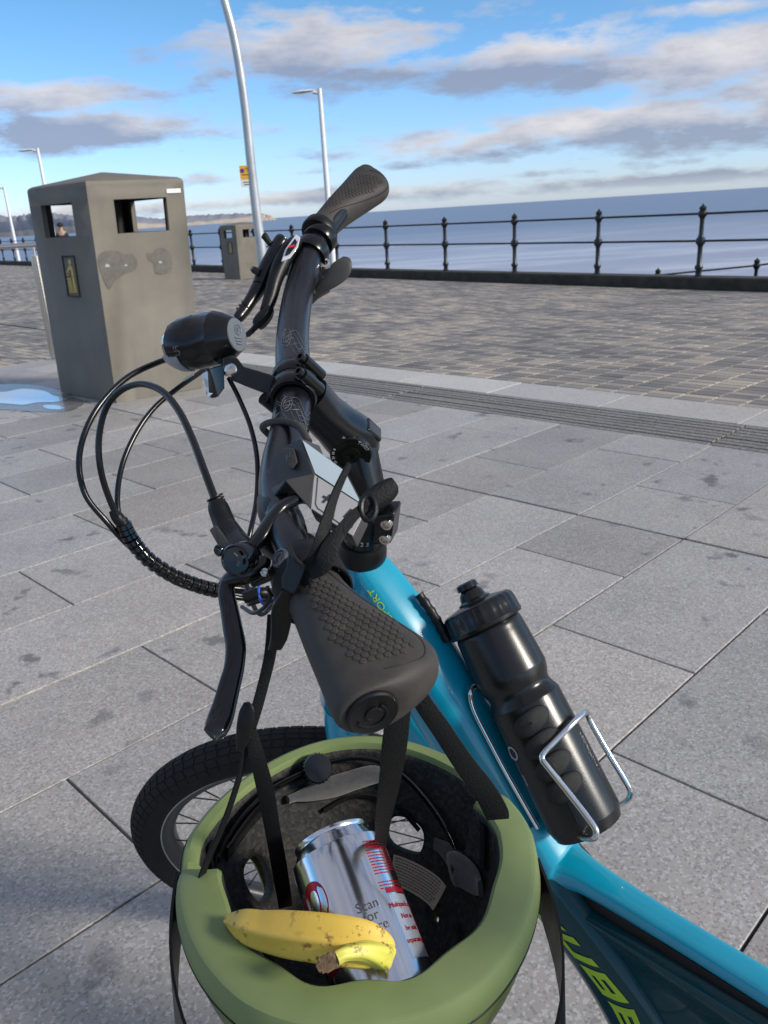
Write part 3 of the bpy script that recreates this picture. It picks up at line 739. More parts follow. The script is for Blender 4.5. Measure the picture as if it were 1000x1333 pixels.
        stain(.66, H*.605, [(-.09, .06), (-.05, .06), (-.02, .085), (.04, .085), (.085, .03), (.075, -.06), (.02, -.085), (-.045, -.075), (-.05, -.01), (-.085, .02)], 'stainmat', .0025)
        for cx, cz, r_ in ((.10, .607, .016), (.29, .602, .009), (.66, .602, .012)):
            stain(cx, H*cz, [(-r_, -r_*.5), (-r_*.5, r_*.6), (r_*.4, r_*.5), (r_, -r_*.5)], 'grey_print', .0038, 'paint_chip')
        m_ = MB(); oo = Rf(.88, H*.90, .004)
        m_.box(oo, xr, yr, zr, .052, .014, .004); m_.build('number_plate', 'white', t, smooth=False, bevel=.003)
    return t
c0 = G(152, 525); cl = G(80, 512); crr = G(264, 505)
dl = (cl-c0); dl.z = 0; wl = dl.length; dl.normalize(); dr2 = crr-c0; dr2.z = 0; wr = dr2.length; dr2.normalize()
make_bin(c0, dl, dr2, wl, wr, 1.53, 'large brown-grey litter bin on the flagstones with gold emblem and damp marks')
c1 = G(315, 364)
make_bin(c1+dl*.05, dl, dr2, .62, .72, 1.34, 'distant brown-grey litter bin with open hatches in front of the railing', False)

# ------------------------------------------------------------------ lamps
def lamp(name, base, top, r0, r1, head, label, group, mtl='lamp_white', ratio=1.0):
    t = thing(name, base, label, 'street lamp', group)
    m_ = MB(); m_.tube([base, base+(top-base)*.33, base+(top-base)*.66, top], [r0, r0*.8+r1*.2, r0*.4+r1*.6, r1], 12); m_.build('pole', mtl, t)
    m_ = MB(); m_.tube([base, base+Vector((0, 0, .25))], r0*1.5, 12); m_.build('base', mtl, t)
    if head:
        ln = head; hd = (-rt); hd.z = 0; hd.normalize(); o = top-Vector((0, 0, .12))
        m_ = MB(); m_.tube([o, o+hd*ln*.25+Vector((0, 0, .03))], r1*.8, 8)
        m_.build('arm', mtl, t)
        m_ = MB(); m_.tube([o+hd*ln*q+Vector((0, 0, .03-q*.05+.06)) for q in (.15, .3, .6, .85, 1.0)], [r1*.6, ln*.12, ln*.16, ln*.12, ln*.03], 12, ell=.35, side=Vector((0, 1, 0))); m_.build('lamp_head', mtl, t)
    return t
def lamp_px(bx, by, tx, ty, d, r0, r1, head, label):
    b = P(bx, by, d); tdir = ray(tx, ty); h = Vector((b.x, b.y, 0))
    # vertical pole through b: choose the top so that it projects at ty
    lo, hi_ = 0.0, 30.0
    for _ in range(40):
        mid = (lo+hi_)/2
        if proj(b+Vector((0, 0, mid)))[1] > ty: lo = mid
        else: hi_ = mid
    return lamp('street_lamp', b, b+Vector((0, 0, lo)), r0, r1, head, label, 'street lamps below the promenade')
lamp_px(441, 440, 425, 115, 27, .11, .065, .85, 'tall white street lamp beyond the railing behind the bicycle grip')
lamp_px(86, 390, 65, 193, 44, .13, .07, 1.0, 'white street lamp rising behind the large litter bin')
lamp_px(33, 380, 15, 243, 62, .14, .08, 1.1, 'white street lamp furthest away at the left edge of the view')
# near lamp column with a curved shaft
d = 18.5; b = G(343, 372)
t = thing('lamp_column', b, 'tall grey curved lamp column with yellow and white notice beside the distant litter bin', 'lamp column')
dd = proj(b)[2]
pp = spline([(343, 372), (341, 330), (335, 285), (327, 215), (318, 130), (306, 55), (292, 0), (270, -75), (240, -150), (200, -220)], 6)
mb = MB(); path = []
for (x, y) in pp:
    path.append(P(x, y, dd*(1-.0009*(372-y)*.25)))
# column stands in a vertical plane facing the camera
path = []
for (x, y) in pp:
    r_ = ray(x, y); k = (b.y)/r_.y; path.append(CAM+r_*k)
nP = len(path); mb.tube(path, [.108-.045*i/nP for i in range(nP)], 16); mb.build('pole', 'lamp_grey', t)
sgn = [i for i, q in enumerate(pp) if abs(q[1]-229) < 12][0]; sp_ = P(325, 229, proj(path[sgn])[2]); sp_.y -= .13; sp_.x -= .045
mb = MB(); mb.box(sp_+Vector((0, 0, .06)), (1, 0, 0), (0, 0, 1), (0, 1, 0), .13, .135, .004); so = mb.build('notice_sign', 'yellow', t, smooth=False)
mb = MB(); mb.box(sp_+Vector((0, 0, -.145)), (1, 0, 0), (0, 0, 1), (0, 1, 0), .13, .068, .004); mb.build('notice_sign', 'white', t, smooth=False)
mb = MB(); mb.lathe(sp_+Vector((-.075, -.006, .10)), (0, -1, 0), [(0, .045), (.003, .045)], 18); mb.build('symbol', 'red', so); mb = MB(); mb.lathe(sp_+Vector((-.075, -.0075, .10)), (0, -1, 0), [(0, .034), (.003, .034)], 18); mb.build('symbol_centre', 'blue_sign', so)
mb = MB()
for (x0, x1, z) in ((-.01, .10, .14), (.02, .085, .10), (-.09, .09, .02), (-.08, .09, -.12), (-.07, .08, -.165)): mb.box(sp_+Vector(((x0+x1)/2, -.006, z)), (1, 0, 0), (0, 0, 1), (0, 1, 0), (x1-x0)/2, .007, .002)
mb.build('small_print', 'ink', so, smooth=False)
mb = MB()
for z in (.12, -.12):
    q = sp_+Vector((.06, .11, z)); mb.lathe(q+Vector((.0, 0, -.012)), (0, 0, 1), [(0, .112), (.024, .112)], 20)
mb.build('band_clamp', 'steel', t)

# stainless handrail
hb = G(72, 467); t = thing('handrail', hb, 'stainless steel handrail post and bar left of the large litter bin', 'handrail')
up = Vector((0, 0, 1)); ht = 1.0
lo, hi_ = 0, 3
for _ in range(40):
    m1 = (lo+hi_)/2
    if proj(hb+up*m1)[1] > 333: lo = m1
    else: hi_ = m1
ht = lo
mb = MB(); mb.tube([hb, hb+up*ht], .042, 16); mb.build('post', 'steel', t)
mb = MB(); mb.tube([hb+up*ht, hb+up*(ht+.09)], .014, 10); mb.build('bracket', 'steel', t)
mb = MB(); mb.lathe(hb, up, [(0, .085), (.012, .085), (.018, .07)], 20); mb.build('base_flange', 'steel', t)
rl = hb+up*(ht+.10); ddn = Vector((-1, -.25, 0)).normalized()
mb = MB(); mb.tube([rl-ddn*.22, rl, rl+ddn*2.5], .0245, 14); mb.build('rail', 'steel', t)
p2 = rl+ddn*2.3; p2.z = hb.z
mb = MB(); mb.tube([p2, p2+up*ht], .042, 16); mb.build('post', 'steel', t)

# person in a dark cap far behind the bin
def person(base, h):
    t = thing('person', base, 'person in a dark cap standing far off, seen through the litter bin hatch', 'person')
    k = h/1.75; side = Vector((1, 0, 0)); ff = Vector((0, -1, 0))
    def sk(edges, pts, rad, name, m_, parent):
        me = bpy.data.meshes.new(name); me.from_pydata([tuple((base+side*p[0]*k+ff*p[1]*k+up*p[2]*k)-parent_loc(parent)) for p in pts], edges, []); me.materials.append(M[m_])
        o = bpy.data.objects.new(name, me); COL.objects.link(o); o.parent = parent
        md = o.modifiers.new('skin', 'SKIN')
        for i, r_ in enumerate(rad): me.skin_vertices[0].data[i].radius = (r_*k, r_*k)
        me.skin_vertices[0].data[0].use_root = True
        md2 = o.modifiers.new('s', 'SUBSURF'); md2.levels = 1; md2.render_levels = 1; md.use_smooth_shade = True; return o
    def addskin(): pass
    pts = [(0, 0, .93), (0, 0, 1.15), (0, 0, 1.38), (0, .01, 1.50), (0, .01, 1.585), (0, .01, 1.64), (.10, 0, .88), (.11, .02, .50), (.11, 0, .08), (.11, .10, .03), (-.10, 0, .88), (-.11, .02, .50), (-.11, 0, .08), (-.11, .10, .03),
           (.19, 0, 1.37), (.25, 0, 1.10), (.24, .10, .86), (-.19, 0, 1.37), (-.25, 0, 1.10), (-.24, .10, .86)]
    ed = [(0, 1), (1, 2), (2, 3), (3, 4), (4, 5), (0, 6), (6, 7), (7, 8), (8, 9), (0, 10), (10, 11), (11, 12), (12, 13), (2, 14), (14, 15), (15, 16), (2, 17), (17, 18), (18, 19)]
    rad = [.13, .125, .13, .055, .085, .07, .085, .06, .045, .035, .085, .06, .045, .035, .06, .045, .035, .06, .045, .035]
    me = bpy.data.meshes.new('body'); me.from_pydata([tuple((side*p[0]+ff*p[1]+up*p[2])*k) for p in pts], ed, []); me.materials.append(M['skin'])
    o = bpy.data.objects.new('body', me); COL.objects.link(o); o.parent = t
    def mkskin(o, rad):
        import bmesh
        bm = bmesh.new(); bm.from_mesh(o.data); ly = bm.verts.layers.skin.verify(); bm.verts.ensure_lookup_table()
        for i, r_ in enumerate(rad): bm.verts[i][ly].radius = (r_*k, r_*k)
        bm.verts[0][ly].use_root = True; bm.to_mesh(o.data); bm.free()
        o.modifiers.new('skin', 'SKIN').use_smooth_shade = True; q = o.modifiers.new('s', 'SUBSURF'); q.levels = q.render_levels = 1
    mkskin(o, rad)
    def cl(name, idx, ed2, gr, m_):
        me = bpy.data.meshes.new(name); me.from_pydata([tuple((side*pts[i][0]+ff*pts[i][1]+up*pts[i][2])*k) for i in idx], ed2, []); me.materials.append(M[m_])
        c = bpy.data.objects.new(name, me); COL.objects.link(c); c.parent = t; mkskin(c, [rad[i]+gr for i in idx])
    cl('jacket', [0, 1, 2, 14, 15, 16, 17, 18, 19], [(0, 1), (1, 2), (2, 3), (3, 4), (4, 5), (2, 6), (6, 7), (7, 8)], .018, 'cloth')
    cl('trousers', [0, 6, 7, 8, 10, 11, 12], [(0, 1), (1, 2), (2, 3), (0, 4), (4, 5), (5, 6)], .016, 'cloth')
    m_ = MB(); m_.lathe(base+(ff*.01+up*1.66)*k, up, [(-.03*k, .120*k), (.05*k, .135*k), (.10*k, .115*k), (.15*k, .02*k)], 14); m_.box(base+(ff*.13+up*1.66)*k, side, ff, up, .07*k, .06*k, .006*k); m_.build('cap', 'hair', t)
pb = CAM+ray(80, 300)*33; pb.z = zf(*toab(pb))
# head top must clear the bin hatch's lower edge
person(pb, max(1.5, min(1.95, (CAM+ray(80, 291)*33).z-pb.z)))

# puddle ice on the flags
def puddle(pts, nm='puddle'):
    m_ = MB(); s = spline(pts, 6, True); m_.add([G(x, y, .004) for x, y in s], [tuple(range(len(s)))])
    return structure(m_.build(nm, 'puddle', smooth=False))
puddle([(-60, 513), (-25, 508), (5, 510), (30, 506), (58, 509), (70, 515), (88, 519), (74, 523), (48, 524), (30, 527), (0, 525), (-30, 528)])
def damp(pts):
    m_ = MB(); s_ = spline(pts, 6, True); m_.add([G(x, y, .0022) for x, y in s_], [tuple(range(len(s_)))]); structure(m_.build('damp_patch', 'damp', smooth=False))
damp([(-80, 512), (-30, 502), (30, 500), (70, 506), (98, 517), (110, 524), (90, 535), (50, 536), (0, 533), (-50, 534)])
puddle([(56, 528), (70, 527), (84, 530), (80, 533), (62, 532)])

# ================================================================== BICYCLE
def cam_comp(v): return Vector((v.dot(rt), v.dot(upv), v.dot(fw)))
H0 = P(470, 722, .83)                                  # centre of the upper headset
S_AX = V(.078, .755, -.652).normalized()               # steering axis, upwards
N_BAR = V(-.016, .660, .751).normalized()              # across the handlebar, towards the far (right) grip
T_DT = V(.505, -.83, .03).normalized()                 # down tube, downwards to the rear
N_FR = S_AX.cross(T_DT).normalized()
if N_FR.dot(CAM-H0) < 0: N_FR = -N_FR                  # frame side facing the camera
U_FR = T_DT.cross(N_FR).normalized()
if U_FR.dot(rt) < 0: U_FR = -U_FR                      # upper side of the down tube
bike = thing('bicycle', Vector((H0.x, H0.y, 0)), 'cyan compact electric bicycle leaning on the flagstones with black handlebar and bottle cage', 'bicycle')
def on_frame_plane(px, py):
    r_ = ray(px, py); k = (H0-CAM).dot(N_FR)/r_.dot(N_FR); return CAM+r_*k
def ring(c, u, v, hu, hv, p=2.6, n=28, mod=None):
    out = []
    for j in range(n):
        q = 2*math.pi*j/n; cx, sx = math.cos(q), math.sin(q)
        x = math.copysign(abs(cx)**(2/p), cx)*hu; y = math.copysign(abs(sx)**(2/p), sx)*hv
        out.append(c+u*x+v*y)
    return out
# frame: head tube
hb_ = H0-S_AX*.135
m_ = MB(); m_.lathe(H0-S_AX*.002, -S_AX, [(0, .0235), (.004, .0265), (.03, .0255), (.07, .0275), (.14, .031), (.20, .034), (.235, .036), (.24, .033)], 28)
m_.build('head_tube', 'cyan', bike)
# down tube: deep hydroformed section
DTL = [(-.004, .0240, .0225, -.002), (.03, .031, .0275, -.001), (.08, .037, .031, .001), (.14, .040, .033, .002), (.22, .040, .033, .002), (.30, .040, .033, -.002), (.37, .044, .035, -.006)]
def dt_c(l, off): return H0-S_AX*.012+T_DT*l+U_FR*off
m_ = MB(); rings = []
for l, hu, hv, off in [tuple(q) for q in spline(DTL, 5)]: rings.append(ring(dt_c(l, off), U_FR, N_FR, hu, hv, 3.0, 32))
m_.loft(rings); m_.build('down_tube', 'cyan', bike, ang=60)
# darker teal lower hull (battery and motor housing)
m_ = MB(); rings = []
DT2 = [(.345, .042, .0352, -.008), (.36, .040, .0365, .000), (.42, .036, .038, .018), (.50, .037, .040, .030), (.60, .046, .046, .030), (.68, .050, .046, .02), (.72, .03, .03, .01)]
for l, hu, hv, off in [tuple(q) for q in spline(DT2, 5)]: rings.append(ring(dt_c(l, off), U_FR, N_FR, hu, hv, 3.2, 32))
m_.loft(rings); hull = m_.build('lower_hull', 'dark_teal', bike, ang=60)
# second tube under the down tube, running to the head tube bottom
m_ = MB(); pxtube(m_, [(478, 880, .93, 26), (520, 920, .935, 27), (575, 982, .935, 28), (640, 1062, .925, 28), (705, 1140, .90, 28)], None, 6, 24); m_.build('brace_tube', 'cyan', bike)
# top beam going back from the bend
B0 = on_frame_plane(716, 1118); B1 = on_frame_plane(860, 1200); B2 = on_frame_plane(1010, 1290)
TB = (B2-B0).normalized(); UB = TB.cross(N_FR).normalized()
if UB.dot(rt) < 0 and UB.z < 0: UB = -UB
if UB.z < 0: UB = -UB
B2 = on_frame_plane(1000, 1283); B3 = B2+TB*.16-UB*.01; 
m_ = MB(); rings = []
bm_pts = [tuple(B0-T_DT*.05+U_FR*.006)+(.024, .026), tuple(B0+T_DT*.00+U_FR*.012)+(.024, .029), tuple(B0+(B1-B0)*.35+UB*.006)+(.0135, .018), tuple(B1-UB*.000)+(.0105, .0145), tuple(B2-UB*.003)+(.0105, .0145), tuple(B3-UB*.002)+(.012, .016), tuple(B3+TB*.1-UB*.01)+(.02, .024)]
s_ = [np.array(q) for q in spline(bm_pts, 8)]
for i, q in enumerate(s_):
    t_ = Vector((s_[min(i+1, len(s_)-1)]-s_[max(i-1, 0)])[:3]).normalized(); u_ = t_.cross(N_FR).normalized()
    if u_.dot(UB) < 0: u_ = -u_
    rings.append(ring(Vector(q[:3]), u_, N_FR, q[3], q[4], 2.8, 28))
m_.loft(rings); m_.build('top_beam', 'cyan', bike, ang=60)
# gusset panel joining beam and hull
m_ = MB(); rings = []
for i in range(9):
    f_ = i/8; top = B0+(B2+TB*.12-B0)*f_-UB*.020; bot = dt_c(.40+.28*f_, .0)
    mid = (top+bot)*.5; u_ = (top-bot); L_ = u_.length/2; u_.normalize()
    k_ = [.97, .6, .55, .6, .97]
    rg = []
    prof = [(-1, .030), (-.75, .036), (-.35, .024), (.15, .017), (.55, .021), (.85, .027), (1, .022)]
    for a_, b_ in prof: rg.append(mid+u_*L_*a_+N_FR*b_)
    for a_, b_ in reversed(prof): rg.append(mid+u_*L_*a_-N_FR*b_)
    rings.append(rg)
m_.loft(rings); m_.build('gusset_panel', 'dark_teal', bike, sub=2)
# black rubber seam under the beam
m_ = MB(); rings = []
for i, q in enumerate(s_[8:]):
    t_ = TB; u_ = UB; c_ = Vector(q[:3])-u_*(q[3]+.002)
    rings.append([c_+u_*.004+N_FR*.0125, c_-u_*.010+N_FR*.0140, c_-u_*.010-N_FR*.0140, c_+u_*.004-N_FR*.0125])
m_.loft(rings); m_.build('seam_strip', 'matt', bike, smooth=False)

# lettering on the frame
def side_fn(l0, off, adv, upd, size_up, extra=.0006, surf=.030, sx=1, shear=0):
    o_ = dt_c(l0, off)+N_FR*(surf+extra)
    return lambda v: o_+adv*(v.x*sx+v.y*shear)+upd*v.y+N_FR*v.z
m_ = MB(); 
def dt_surf(l, w):   # point on the camera side of the down tube (l along, w across)
    L = [tuple(q) for q in spline(DTL, 8)]; b_ = min(L, key=lambda q: abs(q[0]-l)); i_ = L.index(b_)
    hu, hv, off = np.interp(l, [q[0] for q in L], [q[1] for q in L]), np.interp(l, [q[0] for q in L], [q[2] for q in L]), np.interp(l, [q[0] for q in L], [q[3] for q in L])
    x = max(-1, min(1, w/hu)); y = (1-abs(x)**3.0)**(1/3.0)*hv
    return dt_c(l, off)+U_FR*w+N_FR*y
def dtfn(lc, wc, size, dirl, sx=1):
    def fn(v):
        l = lc+dirl*(v.x*sx); w = wc+dirl*v.y
        return dt_surf(l, w)+N_FR*(v.z+.0004)
    return fn
def dt_ang(l, phi, e=0):
    L = [tuple(q) for q in spline(DTL, 8)]; xs = [q[0] for q in L]
    hu, hv, off = [np.interp(l, xs, [q[i] for q in L]) for i in (1, 2, 3)]
    return dt_c(l, off)+U_FR*math.cos(phi)**(2/3)*(hu+e)+N_FR*math.sin(phi)**(2/3)*(hv+e)
put_text(m_, 'COMPACT SPORT', lambda v: dt_ang(.074-v.x*.98, R(43)+v.y/.030, .0004+v.z), .0125, extr=.0003)
m_.build('lettering', 'lime', bike, smooth=False)
# maker's word on the hull, built from slanted strokes: C U B E
def hull_surf(l, w):
    L = [tuple(q) for q in spline(DT2, 8)]; xs = [q[0] for q in L]
    hu, hv, off = [np.interp(l, xs, [q[i] for q in L]) for i in (1, 2, 3)]
    x = max(-.999, min(.999, (w)/hu)); y = (1-abs(x)**3.2)**(1/3.2)*hv
    return dt_c(l, off)+U_FR*w+N_FR*y
m_ = MB()
W_, H_ = .0335, .024; st = .006
glyph = {'C': [(0, 0, W_, st), (0, 0, st*1.5, H_), (0, H_-st, W_, st)], 'U': [(0, 0, st*1.6, H_), (W_-st*1.6, 0, st*1.6, H_), (0, 0, W_, st)],
         'B': [(0, 0, W_, H_*.22), (0, H_*.39, W_, H_*.22), (0, H_*.78, W_, H_*.22), (0, 0, st*1.5, H_), (W_-st*1.5, 0, st*1.5, H_)],
         'E': [(0, 0, W_, H_*.22), (0, H_*.39, W_, H_*.22), (0, H_*.78, W_, H_*.22), (0, 0, st*1.5, H_)]}
for gi, ch in enumerate('CUBE'):
    for (x, y, w, h) in glyph[ch]:
        nx = max(1, int(w/.004)); ny = max(1, int(h/.004)); grid = []
        for a_ in range(nx+1):
            for b_ in range(ny+1):
                X_ = x+w*a_/nx; Y_ = y+h*b_/ny; l_ = .372+gi*.0405+X_+Y_*.35; xs_q = [q[0] for q in DT2]; lowe = np.interp(l_, xs_q, [q[3]-q[1] for q in DT2]); grid.append(hull_surf(l_, lowe+.010+Y_)+N_FR*.0007)
        m_.add(grid, [(a_*(ny+1)+b_, (a_+1)*(ny+1)+b_, (a_+1)*(ny+1)+b_+1, a_*(ny+1)+b_+1) for a_ in range(nx) for b_ in range(ny)])
m_.build('lettering', 'lime', bike, smooth=False)

# headset, spacers, stem
m_ = MB(); m_.lathe(H0+S_AX*.0, S_AX, [(0, .0255), (.003, .0262), (.012, .0255), (.020, .0225), (.021, .0200)], 32); m_.build('headset_cover', 'matt', bike)
CL = P(383, 505, .70)                                    # bar clamp centre
PV = P(457, 589, .752)+N_BAR*.0226                                   # angle pivot of the adjustable stem
ST = H0+S_AX*.020
m_ = MB(); m_.lathe(ST, S_AX, [(0, .0195), (.050, .0195), (.051, .0215), (.055, .0225), (.062, .0225), (.066, .019), (.070, .017)], 28); st_ = m_.build('stem', 'black', bike)
m_ = MB(); o_ = ST+S_AX*.022; sd_ = V(.88, .05, -.45).normalized(); bb = sd_.cross(S_AX).normalized()
m_.box(o_+sd_*.024, sd_, S_AX, bb, .012, .020, .012); m_.build('clamp_block', 'black', st_, bevel=.003)
for k_ in (.009, -.010):
    m_ = MB(); oo = o_+sd_*.030+S_AX*k_-bb*.0*1; vd = (CAM-oo).normalized(); fd = bb if bb.dot(vd) > 0 else -bb
    m_.lathe(oo+fd*.010, fd, [(0, .0055), (.006, .0055), (.0062, .0035), (.004, .003), (.004, .0)], 14); m_.build('bolt', 'steel', st_)
put_text_m = MB()
vd = (CAM-ST).normalized(); vd = (vd-S_AX*vd.dot(S_AX)).normalized(); xs_ = S_AX.cross(vd).normalized()
put_text(put_text_m, '1 2 3', lambda v: ST+S_AX*(.012+v.y)+(vd*math.cos(v.x/.0195)+xs_*math.sin(v.x/.0195))*(.0197+v.z), .007, extr=.0002)
put_text_m.build('index_marks', 'grey_print', st_, smooth=False)
# stem knuckle and body
ax_st = (PV-CL).normalized(); side_st = -N_BAR; up_st = ax_st.cross(N_BAR).normalized()
if up_st.dot(rt) < 0: up_st = -up_st
m_ = MB(); rings = []
L_ = (PV-CL).length
for f_, hu, hv in ((.20, .0215, .0215), (.32, .0200, .0215), (.5, .0185, .021), (.7, .0200, .0215), (.85, .0225, .0225), (1.0, .0240, .0225), (1.15, .0230, .0215), (1.28, .0165, .0200), (1.33, .009, .017)):
    rings.append(ring(CL+ax_st*L_*f_, up_st, side_st, hu, hv, 2.7, 24))
m_.loft(rings); m_.build('stem_body', 'black', st_, ang=60)
m_ = MB(); nk0 = ST+S_AX*.060; m_.loft([ring(nk0.lerp(PV, q_), sd_, bb, r_, r_*.95, 2.4, 20) for q_, r_ in ((0, .0195), (.4, .0205), (.8, .0215), (1.0, .0195))]); m_.build('stem_neck', 'black', st_)
DO = PV-N_BAR*.0226
m_ = MB(); m_.lathe(DO, -N_BAR, [(0, .0195), (.0035, .0195), (.0045, .0185), (.0045, .0140), (.0035, .0135), (.0035, .009), (.0055, .0085), (.0055, .0035), (.0035, .003), (.0035, 0)], 36); m_.build('angle_dial', 'gloss', st_)
def dial_txt(mb_, txt, ang0, rr, size):
    e1 = up_st; e2 = N_BAR.cross(e1).normalized()
    # right handed seen from the camera
    zf_ = -N_BAR; e2 = zf_.cross(e1).normalized()
    def fn(v):
        q = ang0-v.x/rr; r2 = rr+v.y
        return DO+zf_*(.0048+v.z)+e1*math.cos(q)*r2+e2*math.sin(q)*r2
    put_text(mb_, txt, fn, size, extr=.0002)
m_ = MB(); dial_txt(m_, 'TWIST', R(10), .0163, .0045); dial_txt(m_, '30  20  10  0', R(150), .0163, .0034); m_.build('dial_lettering', 'grey_print', st_, smooth=False, kind='stuff')
m_ = MB(); tp = DO+N_BAR*.0-(ax_st)*.024+up_st*.006; m_.add([tp-N_BAR*.0022, tp+up_st*.003-ax_st*.002-N_BAR*.0022, tp+up_st*.003+ax_st*.002-N_BAR*.0022], [(0, 1, 2)]); m_.build('pointer', 'grey_print', st_, smooth=False)
# slot plate on the upper rear of the stem
m_ = MB(); q_ = CL+ax_st*L_*1.05+up_st*.0215; m_.box(q_, ax_st, N_BAR, up_st, .012, .010, .003); m_.build('cover_plate', 'gloss', st_, bevel=.002)
# face plate and clamp with bolts
m_ = MB()
for s__ in (-.0105, .0105):
    c_ = CL+N_BAR*s__
    m_.lathe(c_-N_BAR*.0085, N_BAR, [(0, .0190), (.002, .0205), (.015, .0205), (.017, .0190), (.017, .0160), (0, .0160), (0, .019)], 32, cap=False)
m_.lathe(CL-N_BAR*.010, N_BAR, [(0, .0185), (.02, .0185)], 28)
m_.build('face_plate', 'black', st_)
for s__ in (-.0115, .0115):
    for hh, dd_ in ((.0225, 1),):
        c_ = CL+N_BAR*s__+up_st*.0205-ax_st*.002
        m_ = MB(); m_.tube([c_-ax_st*.014, c_+ax_st*.012], .0058, 14); m_.build('bolt_lug', 'black', st_)
        m_ = MB(); m_.lathe(c_-ax_st*.014, -ax_st, [(0, .0042), (.005, .0042), (.0052, .0024), (.003, .0022), (.003, 0)], 12); m_.build('bolt', 'gloss', st_)
        c_ = CL+N_BAR*s__-up_st*.0205
        m_ = MB(); m_.tube([c_-ax_st*.014, c_+ax_st*.012], .0058, 14); m_.build('bolt_lug', 'black', st_)

# handlebar
bar_pts = [(470, 242, .935, 12), (446, 272, .905, 13), (425, 300, .885, 14.5), (402, 335, .862, 17.5), (388, 385, .83, 19.5), (381, 440, .77, 21.5), (382, 490, .71, 23.5), (382, 520, .69, 24), (376, 565, .65, 25.5), (366, 605, .61, 26), (362, 645, .57, 25), (372, 690, .525, 24), (392, 735, .49, 24), (430, 820, .445, 27), (470, 905, .415, 28)]
m_ = MB(); pxtube(m_, bar_pts, None, 8, 24); hbar = m_.build('handlebar', 'bar', bike)
# fine contour-line print on the bar
bs = spline(bar_pts, 24)
bw = [P(*q[:3]) for q in bs]
def bar_pt(i, ang, e=.0003):
    i = max(1, min(len(bw)-2, i)); f0 = int(i); fr = i-f0
    c_ = bw[f0].lerp(bw[f0+1], fr); t_ = (bw[f0+1]-bw[f0-1]).normalized(); vd = (CAM-c_).normalized(); a = (vd-t_*vd.dot(t_)).normalized(); b = t_.cross(a)
    r_ = (bs[f0][3]*(1-fr)+bs[f0+1][3]*fr)*(c_-CAM).dot(fw)/F
    return c_+(a*math.cos(ang)+b*math.sin(ang))*(r_+e)
m_ = MB()
def wline(fn, n=26, r_=.00022):
    pts_ = [fn(i/(n-1)) for i in range(n)]; m_.tube(pts_, r_, 4)
for (i0, ph, sc, cnt) in ((24*5.2, .2, 1, 7), (24*7.45, .4, 1, 8)):
    for k_ in range(cnt):
        wline(lambda f: bar_pt(i0+k_*2.3+4.5*math.sin(f*4+ph+k_*.13)+3*math.sin(f*9+k_*.4), -1.1+2.2*f*(.75+.25*math.sin(k_))))
    for rr_ in (3.0, 5.2):
        wline(lambda f: bar_pt(i0+4+rr_*math.sin(6.283*f), .35+rr_*.055*math.cos(6.283*f)))
m_.build('contour_print', 'dimprint', hbar, kind='stuff')

